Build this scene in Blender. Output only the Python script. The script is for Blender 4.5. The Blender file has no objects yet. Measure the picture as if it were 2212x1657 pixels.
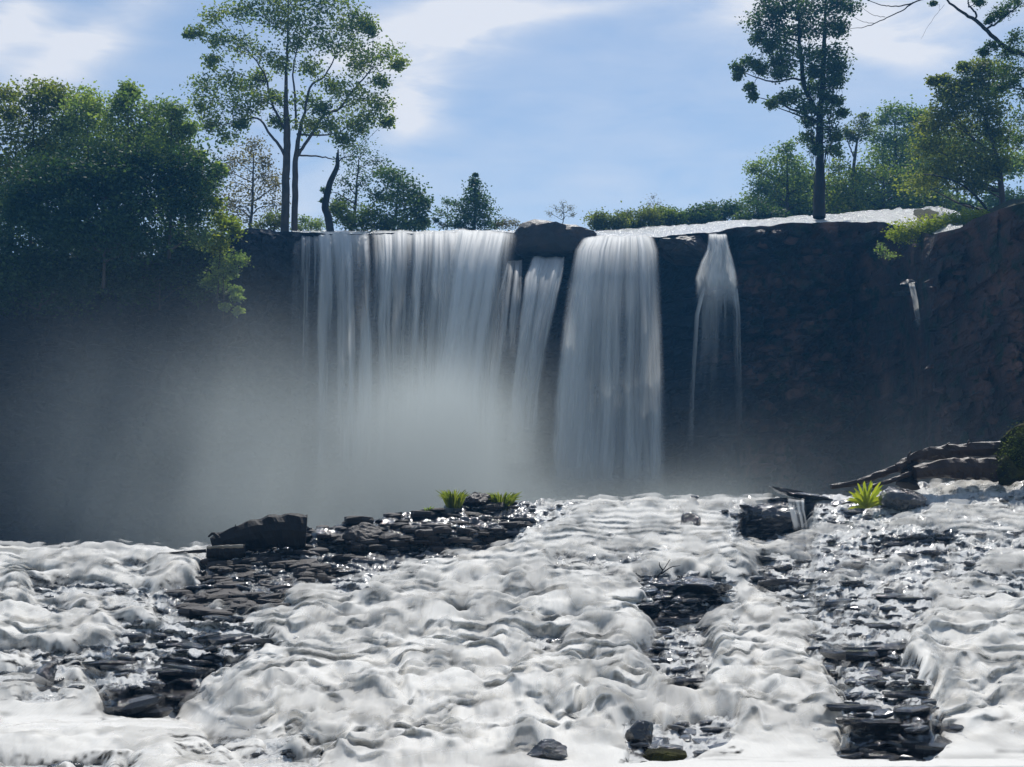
import bpy, math, random
import numpy as np
from mathutils import Vector
SC = bpy.context.scene
# ------------------------------------------------------------------ camera
F = 1106.0 / math.tan(math.radians(20.0))      # focal length in units of a 2212 wide picture
TH = math.radians(7.4); CZ = 1.6
cam_d = bpy.data.cameras.new("camera"); cam = bpy.data.objects.new("camera", cam_d)
SC.collection.objects.link(cam); SC.camera = cam
cam.location = (0, 0, CZ); cam.rotation_euler = (math.radians(90) + TH, 0, 0)
cam_d.sensor_width = 36; cam_d.lens = 18 / math.tan(math.radians(20)); cam_d.clip_end = 3000; cam_d.clip_start = 0.1
# ------------------------------------------------------------------ world
SUN_EL, SUN_AZ = math.radians(58), math.radians(10)      # azimuth clockwise from +Y
W = bpy.data.worlds.new("World"); SC.world = W; W.use_nodes = True
nt = W.node_tree; N = nt.nodes; L = nt.links; N.clear()
out = N.new("ShaderNodeOutputWorld"); bg = N.new("ShaderNodeBackground"); L.new(bg.outputs[0], out.inputs[0])
sky = N.new("ShaderNodeTexSky"); sky.sky_type = 'NISHITA'; sky.sun_disc = False
sky.sun_elevation = SUN_EL; sky.sun_rotation = SUN_AZ; sky.air_density = 1.0; sky.dust_density = 0.6; sky.ozone_density = 2.0
tc = N.new("ShaderNodeTexCoord")
SKY_STRENGTH = 0.10
def nmath(op, a, b=None, c=None, clamp=False, NN=None, LL=None):
    NN = NN or N; LL = LL or L
    m = NN.new("ShaderNodeMath"); m.operation = op; m.use_clamp = clamp
    for i, v in enumerate((a, b, c)):
        if v is None: continue
        if isinstance(v, (int, float)): m.inputs[i].default_value = v
        else: LL.new(v, m.inputs[i])
    return m.outputs[0]
sep = N.new("ShaderNodeSeparateXYZ"); L.new(tc.outputs["Generated"], sep.inputs[0])
azm = nmath('ARCTAN2', sep.outputs[0], sep.outputs[1]); elv = nmath('ARCSINE', sep.outputs[2])
def ang(dx, dy):
    u = (dx - 1106) / F; v = (828.5 - dy) / F
    x, y, z = u, math.cos(TH) - v * math.sin(TH), math.sin(TH) + v * math.cos(TH)
    return math.atan2(x, y), math.asin(z / math.sqrt(x * x + y * y + z * z))
comb = N.new("ShaderNodeCombineXYZ"); L.new(azm, comb.inputs[0]); L.new(elv, comb.inputs[1])
def noise_node(vec, scale, detail, rough, rot=0, sx=1, sy=1, dist=0.0):
    mp = N.new("ShaderNodeMapping"); L.new(vec, mp.inputs[0]); mp.inputs["Rotation"].default_value[2] = rot
    mp.inputs["Scale"].default_value = (sx, sy, 1)
    nz = N.new("ShaderNodeTexNoise"); L.new(mp.outputs[0], nz.inputs[0]); nz.inputs["Scale"].default_value = scale
    nz.inputs["Detail"].default_value = detail; nz.inputs["Roughness"].default_value = rough; nz.inputs["Distortion"].default_value = dist
    return nz.outputs[0]
n_big = noise_node(comb.outputs[0], 7, 4, 0.5, 0.5, 1, 2.2, 0.3)
n_str = noise_node(comb.outputs[0], 16, 5, 0.55, 0.6, 0.8, 3.0, 0.4)
# clouds: soft wind-drawn patches at their bearings
CL = [(10, 55, 115, 46, .62, .95), (235, 60, 130, 50, .5, .45), (975, 60, 180, 62, .25, 1.0), (890, 225, 72, 62, .9, .95),
      (720, 120, 140, 80, .2, .5), (1880, 40, 330, 80, -.12, .7), (1280, 10, 260, 22, .1, .4), (110, 150, 150, 60, .7, .5),
      (1640, 5, 120, 30, 0, .5), (1430, 400, 150, 40, 0, .13), (1950, 115, 180, 40, -.3, .35), (640, 420, 320, 120, 0, .25), (1300, 260, 1100, 300, 0, .16)]
tot = None
for (cx, cy, rx, ry, rot, a) in CL:
    a0, e0 = ang(cx, cy); k = 1 / F
    dxn = nmath('SUBTRACT', azm, a0); dyn = nmath('SUBTRACT', elv, e0)
    c, s = math.cos(-rot), math.sin(-rot)
    p = nmath('ADD', nmath('MULTIPLY', dxn, c / (rx * k)), nmath('MULTIPLY', dyn, -s / (rx * k)))
    q = nmath('ADD', nmath('MULTIPLY', dxn, s / (ry * k)), nmath('MULTIPLY', dyn, c / (ry * k)))
    d2 = nmath('ADD', nmath('MULTIPLY', p, p), nmath('MULTIPLY', q, q))
    g = nmath('MULTIPLY', nmath('EXPONENT', nmath('MULTIPLY', d2, -0.9)), a)
    tot = g if tot is None else nmath('ADD', tot, g)
# scattered clouds over the rest of the sky
rest = nmath('MULTIPLY', nmath('SUBTRACT', noise_node(tc.outputs["Generated"], 2.2, 5, 0.55, 0, 1, 1, 0.2), 0.5), 4.0, clamp=True)
far = nmath('MULTIPLY', nmath('SUBTRACT', elv, 0.42), 6.0, clamp=True)
tot = nmath('ADD', tot, nmath('MULTIPLY', nmath('MULTIPLY', rest, far), 0.7))
nn = nmath('ADD', nmath('MULTIPLY', n_big, 0.9), nmath('MULTIPLY', n_str, 0.7))
amt = nmath('MULTIPLY', tot, nmath('ADD', nmath('MULTIPLY', nmath('SUBTRACT', nn, 0.8), 4.2), 1.15), clamp=True)
amt = nmath('MULTIPLY', amt, 0.9)
skm = N.new("ShaderNodeMix"); skm.data_type = 'RGBA'; skm.blend_type = 'MULTIPLY'; skm.inputs[0].default_value = 1
L.new(sky.outputs[0], skm.inputs[6]); skm.inputs[7].default_value = (1.03, 1.06, 1.04, 1)
mx = N.new("ShaderNodeMix"); mx.data_type = 'RGBA'; L.new(amt, mx.inputs[0]); L.new(skm.outputs[2], mx.inputs[6])
mx.inputs[7].default_value = (7.6, 7.8, 8.3, 1)
L.new(mx.outputs[2], bg.inputs[0]); bg.inputs[1].default_value = SKY_STRENGTH
# ------------------------------------------------------------------ sun
sd = bpy.data.lights.new("sun", 'SUN'); sd.energy = 4.2; sd.angle = math.radians(0.53); sd.color = (1, 0.965, 0.91)
so = bpy.data.objects.new("sun", sd); SC.collection.objects.link(so)
sv = Vector((math.sin(SUN_AZ) * math.cos(SUN_EL), math.cos(SUN_AZ) * math.cos(SUN_EL), math.sin(SUN_EL)))
so.rotation_euler = sv.to_track_quat('Z', 'Y').to_euler(); so.location = (0, 0, 60)
SC.view_settings.view_transform = 'Standard'; SC.view_settings.look = 'None'; SC.view_settings.gamma = 1
SC.view_settings.exposure = 0.12
SC.render.engine = 'CYCLES'
cy = SC.cycles; cy.use_denoising = True; cy.max_bounces = 6; cy.diffuse_bounces = 3; cy.glossy_bounces = 2
cy.transmission_bounces = 4; cy.transparent_max_bounces = 14; cy.volume_bounces = 0; cy.sample_clamp_indirect = 4
cy.volume_step_rate = 3.0; cy.volume_max_steps = 40; cy.caustics_reflective = False; cy.caustics_refractive = False
# ------------------------------------------------------------------ helpers
rng = np.random.default_rng(7)
def P(dx, dy, Y):
    u = (np.asarray(dx, float) - 1106) / F; v = (828.5 - np.asarray(dy, float)) / F
    t = Y / (math.cos(TH) - v * math.sin(TH))
    return np.stack(np.broadcast_arrays(u * t, Y + 0 * t, CZ + t * (math.sin(TH) + v * math.cos(TH))), -1)
def ground_Y(dy, z=0.0):
    v = (828.5 - dy) / F
    return (z - CZ) * (math.cos(TH) - v * math.sin(TH)) / (math.sin(TH) + v * math.cos(TH))
RT = [np.random.default_rng(100 + i).random((256, 256)) for i in range(6)]
def vn(x, y, s=0):
    x = np.asarray(x, float) + s * 17.31; y = np.asarray(y, float) + s * 9.17
    ix = np.floor(x).astype(int); iy = np.floor(y).astype(int); fx = x - ix; fy = y - iy
    fx = fx * fx * (3 - 2 * fx); fy = fy * fy * (3 - 2 * fy); R = RT[s % 6]
    a = R[ix & 255, iy & 255]; b = R[(ix + 1) & 255, iy & 255]; c = R[ix & 255, (iy + 1) & 255]; d = R[(ix + 1) & 255, (iy + 1) & 255]
    return (a * (1 - fx) + b * fx) * (1 - fy) + (c * (1 - fx) + d * fx) * fy
def fbm(x, y, s=0, o=4, g=0.5):
    t = 0; a = 1; n = 0
    for i in range(o):
        t = t + a * vn(x * 2 ** i, y * 2 ** i, s + i); n += a; a *= g
    return t / n
def worley(x, y, s=0):
    ix = np.floor(x).astype(int); iy = np.floor(y).astype(int)
    best = np.full(np.shape(x), 9.0); sec = best.copy(); idv = np.zeros(np.shape(x)); A = RT[s % 6]; B = RT[(s + 1) % 6]; Cc = RT[(s + 2) % 6]
    for i in (-1, 0, 1):
        for j in (-1, 0, 1):
            a = (ix + i) & 255; b = (iy + j) & 255
            d = np.hypot(ix + i + A[a, b] - x, iy + j + B[a, b] - y)
            sec = np.where(d < best, best, np.minimum(sec, d)); idv = np.where(d < best, Cc[a, b], idv); best = np.minimum(best, d)
    return best, sec, idv
def sst(a, b, x):
    t = np.clip((x - a) / (b - a), 0, 1); return t * t * (3 - 2 * t)
def poly_in(px, py, poly, f):
    """soft inside mask: 1 well inside, 0 outside, feather f"""
    n = len(poly); d = np.full(px.shape, 1e9); ins = np.zeros(px.shape, bool)
    for i in range(n):
        x0, y0 = poly[i]; x1, y1 = poly[(i + 1) % n]
        ex, ey = x1 - x0, y1 - y0; t = np.clip(((px - x0) * ex + (py - y0) * ey) / (ex * ex + ey * ey + 1e-9), 0, 1)
        d = np.minimum(d, np.hypot(px - x0 - t * ex, py - y0 - t * ey))
        if y0 != y1:
            c = ((y0 > py) != (y1 > py)) & (px < (x1 - x0) * (py - y0) / (y1 - y0) + x0); ins ^= c
    return sst(-f, f, np.where(ins, d, -d))
def mesh_np(name, V, Fc, mat, parent=None, attrs=None, smooth=True):
    me = bpy.data.meshes.new(name); V = np.ascontiguousarray(V, np.float32).reshape(-1, 3); Fc = np.ascontiguousarray(Fc, np.int32)
    k = Fc.shape[1]; me.vertices.add(len(V)); me.vertices.foreach_set("co", V.ravel())
    me.loops.add(Fc.size); me.loops.foreach_set("vertex_index", Fc.ravel())
    me.polygons.add(len(Fc)); me.polygons.foreach_set("loop_start", np.arange(0, Fc.size, k, dtype=np.int32))
    me.polygons.foreach_set("use_smooth", np.full(len(Fc), smooth))
    for an, (dom, val) in (attrs or {}).items():
        at = me.attributes.new(an, 'FLOAT', dom); at.data.foreach_set("value", np.ascontiguousarray(val, np.float32).ravel())
    me.update(calc_edges=True)
    me.materials.append(mat)
    return link(name, me, parent)
def link(name, me, parent=None):
    o = bpy.data.objects.new(name, me); SC.collection.objects.link(o)
    if parent is not None:
        o.parent = parent; o.location = -parent.location if me is not None and not getattr(parent, 'keep', False) else (0, 0, 0)
    return o
def thing(name, label, cat, loc=(0, 0, 0), group=None):
    o = bpy.data.objects.new(name, None); SC.collection.objects.link(o); o.location = Vector(tuple(float(v) for v in loc)); o.empty_display_size = .2
    o["label"] = label; o["category"] = cat
    if group: o["group"] = group
    return o
def tag(o, label, cat, group=None):
    o["label"] = label; o["category"] = cat
    if group: o["group"] = group
    return o
def grid_faces(nr, nc):
    i = np.arange(nr - 1)[:, None] * nc + np.arange(nc - 1)[None, :]
    return np.stack([i, i + 1, i + nc + 1, i + nc], -1).reshape(-1, 4)
class Geo:
    def __init__(s): s.v = []; s.f = []; s.n = 0
    def add(s, V, Fq): s.v.append(np.asarray(V, float)); s.f.append(np.asarray(Fq) + s.n); s.n += len(V)
    def tube(s, pts, rad, k=6):
        pts = np.asarray(pts, float); n = len(pts); rad = np.broadcast_to(rad, (n,)) if np.ndim(rad) == 0 else np.asarray(rad)
        T = np.gradient(pts, axis=0); T /= np.linalg.norm(T, axis=1)[:, None] + 1e-9
        up = np.array([0.13, 1, 0.21]); A = np.cross(T, up); A /= np.linalg.norm(A, axis=1)[:, None] + 1e-9; B = np.cross(T, A)
        a = np.arange(k) * 2 * math.pi / k
        V = pts[:, None] + rad[:, None, None] * (np.cos(a)[None, :, None] * A[:, None] + np.sin(a)[None, :, None] * B[:, None])
        i = np.arange(n - 1)[:, None] * k; j = np.arange(k)[None]; j2 = (j + 1) % k
        fq = np.stack([i + j, i + j2, i + k + j2, i + k + j], -1).reshape(-1, 4)
        s.add(V.reshape(-1, 3), fq)
    def make(s, name, mat, parent=None, smooth=True):
        return mesh_np(name, np.concatenate(s.v), np.concatenate(s.f), mat, parent, smooth=smooth)
def spline(pts, n):
    pts = np.asarray(pts, float); m = len(pts)
    if m < 3:
        t = np.linspace(0, 1, n)[:, None]; return pts[0] * (1 - t) + pts[-1] * t
    q = np.concatenate([[2 * pts[0] - pts[1]], pts, [2 * pts[-1] - pts[-2]]])
    o = []
    for u in np.linspace(0, m - 1 - 1e-6, n):
        i = int(u); t = u - i; a, b, c, d = q[i:i + 4]
        o.append(.5 * (2 * b + (c - a) * t + (2 * a - 5 * b + 4 * c - d) * t * t + (3 * b - a - 3 * c + d) * t ** 3))
    return np.array(o)
# ------------------------------------------------------------------ materials
def new_mat(name):
    m = bpy.data.materials.new(name); m.use_nodes = True; m.node_tree.nodes.clear(); return m, m.node_tree.nodes, m.node_tree.links
def tex(Nn, Ll, scale, detail=4, rough=.55, sc=(1, 1, 1), kind="ShaderNodeTexNoise", rot=(0, 0, 0)):
    t = Nn.new("ShaderNodeTexCoord"); mp = Nn.new("ShaderNodeMapping"); Ll.new(t.outputs["Object"], mp.inputs[0])
    mp.inputs["Scale"].default_value = sc; mp.inputs["Rotation"].default_value = rot
    n = Nn.new(kind); Ll.new(mp.outputs[0], n.inputs["Vector"]); n.inputs["Scale"].default_value = scale
    if kind == "ShaderNodeTexNoise": n.inputs["Detail"].default_value = detail; n.inputs["Roughness"].default_value = rough
    return n.outputs[0]
def ramp(Nn, Ll, src, stops):
    r = Nn.new("ShaderNodeValToRGB"); Ll.new(src, r.inputs[0]); e = r.color_ramp.elements
    while len(e) < len(stops): e.new(.5)
    for el, (p, c) in zip(e, stops): el.position = p; el.color = (*c, 1) if len(c) == 3 else c
    return r.outputs[0]
def rock_mat(name, cols, rlo=.25, rhi=.6, bscale=9, bdist=.05, spec=.5, fine=60, moss=None, coat=0, wet_shade_x=None, glint_film=False):
    m, Nn, Ll = new_mat(name); o = Nn.new("ShaderNodeOutputMaterial"); b = Nn.new("ShaderNodeBsdfPrincipled"); Ll.new(b.outputs[0], o.inputs[0])
    n1 = tex(Nn, Ll, bscale * .25, 6, .62); c = ramp(Nn, Ll, n1, [(.3, cols[0]), (.5, cols[1]), (.72, cols[2])])
    if moss:
        n3 = tex(Nn, Ll, 1.3, 5, .6); k = ramp(Nn, Ll, n3, [(.5, (0, 0, 0)), (.62, (1, 1, 1))])
        mxx = Nn.new("ShaderNodeMix"); mxx.data_type = 'RGBA'; Ll.new(k, mxx.inputs[0]); Ll.new(c, mxx.inputs[6]); mxx.inputs[7].default_value = (*moss, 1); c = mxx.outputs[2]
    if wet_shade_x:      # wet rock around the falls; navy of shade and haze painted into its colour
        t_ = Nn.new("ShaderNodeTexCoord"); sp_ = Nn.new("ShaderNodeSeparateXYZ"); Ll.new(t_.outputs["Object"], sp_.inputs[0]); jj = nmath('MULTIPLY', nmath('SUBTRACT', n1, .5, NN=Nn, LL=Ll), 9, NN=Nn, LL=Ll)
        mr = Nn.new("ShaderNodeMapRange"); Ll.new(nmath('ADD', sp_.outputs[0], jj, NN=Nn, LL=Ll), mr.inputs[0]); mr.inputs[1].default_value = wet_shade_x[0]; mr.inputs[2].default_value = wet_shade_x[1]
        mw = Nn.new("ShaderNodeMix"); mw.data_type = 'RGBA'; Ll.new(mr.outputs[0], mw.inputs[0]); mw.inputs[6].default_value = (.010, .015, .025, 1); Ll.new(c, mw.inputs[7]); c = mw.outputs[2]
    Ll.new(c, b.inputs["Base Color"])
    n2 = tex(Nn, Ll, bscale, 6, .7); r = Nn.new("ShaderNodeMapRange"); Ll.new(n2, r.inputs[0]); r.inputs[1].default_value = .3; r.inputs[2].default_value = .7
    r.inputs[3].default_value = rlo; r.inputs[4].default_value = rhi; Ll.new(r.outputs[0], b.inputs["Roughness"])
    b.inputs["Specular IOR Level"].default_value = spec; b.inputs["Coat Weight"].default_value = coat; b.inputs["Coat Roughness"].default_value = .12
    b1 = Nn.new("ShaderNodeBump"); Ll.new(n2, b1.inputs["Height"]); b1.inputs["Distance"].default_value = bdist; b1.inputs["Strength"].default_value = 1
    nf = tex(Nn, Ll, fine, 3, .6); b2 = Nn.new("ShaderNodeBump"); Ll.new(nf, b2.inputs["Height"]); b2.inputs["Distance"].default_value = bdist * .3
    Ll.new(b1.outputs[0], b2.inputs["Normal"]); Ll.new(b2.outputs[0], b.inputs["Normal"])
    if glint_film:      # thin water on the ledges, its sun glints painted as white
        at = Nn.new("ShaderNodeAttribute"); at.attribute_name = "glint_film"; fd = Nn.new("ShaderNodeBsdfPrincipled"); fd.inputs["Base Color"].default_value = (.6, .6, .58, 1); fd.inputs["Roughness"].default_value = .35
        Ll.new(b1.outputs[0], fd.inputs["Normal"]); mf = Nn.new("ShaderNodeMixShader"); Ll.new(at.outputs["Fac"], mf.inputs[0]); Ll.new(b.outputs[0], mf.inputs[1]); Ll.new(fd.outputs[0], mf.inputs[2]); Ll.new(mf.outputs[0], o.inputs[0])
    return m
M_WET = rock_mat("wet_rock", [(.010, .010, .012), (.02, .018, .018), (.04, .034, .03)], .06, .3, 7, .07, .9, coat=.8)
M_BED = rock_mat("wet_riverbed", [(.010, .010, .012), (.02, .018, .018), (.04, .034, .03)], .06, .3, 7, .07, .9, coat=.8, glint_film=True)
M_DRY = rock_mat("dry_slate", [(.035, .03, .028), (.06, .05, .045), (.1, .082, .07)], .4, .75, 12, .03, .4)
M_CLIFF = rock_mat("cliff_rock", [(.018, .015, .015), (.06, .034, .028), (.19, .098, .07)], .45, .8, 2.2, .18, .3, 14, moss=(.02, .03, .015), wet_shade_x=(9, 11.5))
M_BLOCK = rock_mat("cliff_block_rock", [(.018, .015, .015), (.06, .034, .028), (.19, .098, .07)], .45, .8, 2.2, .18, .3, 14)
M_BOULD = rock_mat("boulder_rock", [(.012, .011, .011), (.024, .018, .017), (.055, .034, .027)], .3, .6, 6, .05, .5)
M_MOSS = rock_mat("moss", [(.012, .012, .008), (.045, .045, .018), (.11, .11, .03)], .8, .95, 14, .08, .1)
M_EARTH = rock_mat("forest_floor", [(.03, .03, .02), (.05, .05, .025), (.07, .08, .03)], .8, .95, 3, .1, .1)
def foam_mat(name, col=(.82, .82, .8), alpha_attr="foam", streak=(1, 1, 1), bump=.03, bs=6, transl=.0, amul=1.0, edge=True, rough=.6, sss=0):
    m, Nn, Ll = new_mat(name); o = Nn.new("ShaderNodeOutputMaterial")
    d = Nn.new("ShaderNodeBsdfPrincipled"); d.inputs["Base Color"].default_value = (*col, 1); d.inputs["Roughness"].default_value = rough; d.inputs["Specular IOR Level"].default_value = .3
    if sss: d.inputs["Subsurface Weight"].default_value = sss; d.inputs["Subsurface Radius"].default_value = (1, 1, 1); d.inputs["Subsurface Scale"].default_value = .09
    nz = tex(Nn, Ll, bs, 4, .6, streak); bp = Nn.new("ShaderNodeBump"); Ll.new(nz, bp.inputs["Height"]); bp.inputs["Distance"].default_value = bump; Ll.new(bp.outputs[0], d.inputs["Normal"])
    sh = d.outputs[0]
    if transl:
        t = Nn.new("ShaderNodeBsdfTranslucent"); t.inputs[0].default_value = (*col, 1); ms = Nn.new("ShaderNodeMixShader"); ms.inputs[0].default_value = transl
        Ll.new(sh, ms.inputs[1]); Ll.new(t.outputs[0], ms.inputs[2]); sh = ms.outputs[0]
    if alpha_attr:
        at = Nn.new("ShaderNodeAttribute"); at.attribute_name = alpha_attr; tr = Nn.new("ShaderNodeBsdfTransparent"); ms = Nn.new("ShaderNodeMixShader")
        a = nmath('MULTIPLY', at.outputs["Fac"], amul, clamp=True, NN=Nn, LL=Ll)
        Ll.new(a, ms.inputs[0]); Ll.new(tr.outputs[0], ms.inputs[1]); Ll.new(sh, ms.inputs[2]); sh = ms.outputs[0]
    Ll.new(sh, o.inputs[0]); return m
M_FOAM = foam_mat("cascade_foam", (.575, .56, .52), streak=(5, .45, .45), bump=.012, bs=5, rough=.8, sss=.7)
M_FALL = foam_mat("falling_water", (.93, .93, .91), "flow", (8, 8, .4), .012, 3, transl=.45)
M_RIVER = foam_mat("river_surface", (.6, .6, .58), None, (1, .3, 1), .2, 7, rough=.22)
def leaf_mat(name, dark, mid, light, transl=.5, rough=.32, tint=(.29, .34, .10)):
    m, Nn, Ll = new_mat(name); o = Nn.new("ShaderNodeOutputMaterial"); at = Nn.new("ShaderNodeAttribute"); at.attribute_name = "tone"
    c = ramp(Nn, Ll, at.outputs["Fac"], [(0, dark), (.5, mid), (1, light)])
    b = Nn.new("ShaderNodeBsdfPrincipled"); Ll.new(c, b.inputs["Base Color"]); b.inputs["Roughness"].default_value = .62; b.inputs["Specular IOR Level"].default_value = .2
    t = Nn.new("ShaderNodeBsdfTranslucent"); mm = Nn.new("ShaderNodeMix"); mm.data_type = 'RGBA'; mm.blend_type = 'MULTIPLY'; mm.inputs[0].default_value = 1
    Ll.new(c, mm.inputs[6]); mm.inputs[7].default_value = (tint[0] * 5, tint[1] * 5, tint[2] * 5, 1); Ll.new(mm.outputs[2], t.inputs[0])
    ms = Nn.new("ShaderNodeMixShader"); ms.inputs[0].default_value = transl; Ll.new(b.outputs[0], ms.inputs[1]); Ll.new(t.outputs[0], ms.inputs[2]); Ll.new(ms.outputs[0], o.inputs[0]); return m
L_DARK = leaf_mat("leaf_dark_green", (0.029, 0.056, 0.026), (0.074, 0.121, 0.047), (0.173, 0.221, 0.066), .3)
L_MID = leaf_mat("leaf_mid_green", (0.052, 0.082, 0.028), (0.117, 0.164, 0.044), (0.287, 0.304, 0.069), .4)
L_OLIVE = leaf_mat("leaf_olive", (0.052, 0.070, 0.031), (0.118, 0.141, 0.043), (0.252, 0.249, 0.065), .45)
L_BROWN = leaf_mat("leaf_brownish", (0.093, 0.073, 0.039), (0.162, 0.125, 0.062), (0.278, 0.208, 0.088), .35)
L_PALE = leaf_mat("leaf_pale_green", (0.083, 0.124, 0.063), (0.165, 0.222, 0.094), (0.331, 0.370, 0.146), .4)
L_YEL = leaf_mat("leaf_yellow_green", (0.090, 0.120, 0.022), (0.195, 0.225, 0.030), (0.360, 0.345, 0.060), .5)
def flat_mat(name, c, r=.8):
    return rock_mat(name, [tuple(x * .6 for x in c), c, tuple(x * 1.5 for x in c)], r * .8, r, 9, .02, .3)
M_BARK = flat_mat("bark", (.07, .055, .045)); M_BARKD = flat_mat("dark_bark", (.017, .015, .014)); M_WOOD = flat_mat("driftwood", (.05, .032, .024), .45)
M_PALEW = flat_mat("pale_driftwood", (.3, .27, .22), .6)
# ------------------------------------------------------------------ cascade terrain
CR = np.array([(-400, 1192), (0, 1190), (380, 1192), (460, 1180), (700, 1135), (870, 1112), (960, 1095), (1100, 1086), (1250, 1085), (1420, 1083), (1640, 1080), (1780, 1072), (1900, 1062), (2000, 1046), (2212, 1040), (2600, 1030)])
FT = np.array([(-400, 1546), (380, 1550), (520, 1640), (700, 1720), (1100, 1700), (1350, 1645), (1600, 1632), (2212, 1628), (2600, 1628)])
YCP = np.array([(-400, 24.5), (300, 25), (700, 26), (1100, 28), (1700, 28), (2212, 27), (2600, 26)])
BOT = 1790.0
RISERS = [[(215, 1495), (345, 1478), (350, 1415), (480, 1405), (600, 1372), (480, 1452), (372, 1548), (240, 1548)],
          [(1385, 1290), (1578, 1285), (1570, 1318), (1480, 1352), (1395, 1342)],
          [(1800, 1548), (2020, 1535), (2022, 1628), (1830, 1628)],
          [(1600, 1098), (1755, 1088), (1755, 1130), (1640, 1168), (1592, 1152)],
          [(1775, 1400), (1960, 1405), (1950, 1438), (1800, 1438)],
          [(680, 1165), (1010, 1150), (1100, 1128), (1110, 1160), (1040, 1188), (700, 1192)],
          [(1430, 1475), (1520, 1470), (1500, 1512), (1430, 1512)],
          [(270, 1350), (470, 1345), (470, 1372), (300, 1375)], [(1890, 1155), (2060, 1150), (2060, 1172), (1890, 1178)],
          [(1820, 1480), (2010, 1475), (2020, 1502), (1850, 1505)]]
def terrain(nc, nr, smooth):
    dx = np.linspace(-350, 2560, nc)[None, :] * np.ones((nr, 1)); t = np.linspace(0, 1, nr)[:, None]
    crest = np.interp(dx, CR[:, 0], CR[:, 1]) + (fbm(dx / 60, 0 * dx, 3, 4) - .5) * 10 + (fbm(dx / 13, 0 * dx, 1, 2) - .5) * 5
    dy = BOT + (crest - BOT) * t; foot = np.interp(dx, FT[:, 0], FT[:, 1]) + (fbm(dx / 90, 0 * dx, 2, 3) - .5) * 16
    Yf = ground_Y(foot[0]); Yc = np.interp(dx[0], YCP[:, 0], YCP[:, 1])
    ln = np.log(np.maximum(dy - 1000, 20)); p_ = .10 if smooth else .062
    if smooth:
        nz = 1.8 * fbm(dx / 260, dy / 130, 4, 3) + 2.2 * fbm(dx / 85, dy / 60, 2, 3); ph = ln / p_ + nz; fl = np.floor(ph); fr = ph - fl
        T = .30 * fr + .70 * sst(0, .62, fr)
    else:
        nz = 2.6 * fbm(dx / 300, dy / 120, 4, 3) + 1.0 * fbm(dx / 60, dy / 50, 2, 4, .6); ph = ln / p_ + nz; fl = np.floor(ph); fr = ph - fl
        T = .05 * fr + .95 * np.clip(fr / .55, 0, 1)
    dye = 1000 + np.exp(np.clip(p_ * (fl + T - nz), 2.5, 8)); dye = dy + (dye - dy) * sst(0, 30, dy - crest) * sst(0, 120, foot - dy)
    rm = np.zeros_like(dx)
    for r in RISERS: rm = np.maximum(rm, poly_in(dx, dy + (fbm(dx / 14, dy / 20, 5, 3) - .5) * (0 if smooth else 14), r, 9 if smooth else 5))
    dd_ = np.abs(np.gradient(dy, axis=0)); c = np.cumsum(dd_ * (1 - .95 * rm), 0); c0 = np.cumsum(dd_, 0); lag = c0 - c
    lag = lag - lag[-1:] * sst(0, 1, c0 / c0[-1:])          # depth held back inside each riser, caught up above it
    kn = 41 if smooth else 9; kk = np.hanning(kn + 2)[1:-1]; kk /= kk.sum(); lag = np.apply_along_axis(lambda v: np.convolve(np.pad(v, kn // 2, mode='edge'), kk, 'valid'), 1, lag)
    frac = np.clip((foot - (dye + lag)) / (foot - crest), 0, None); above = dy < foot
    Y = np.where(above, Yf[None] + (Yc - Yf)[None] * frac, ground_Y(np.maximum(dy, foot)))
    X = P(dx, dy, Y); return dx, dy, foot, X
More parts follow.
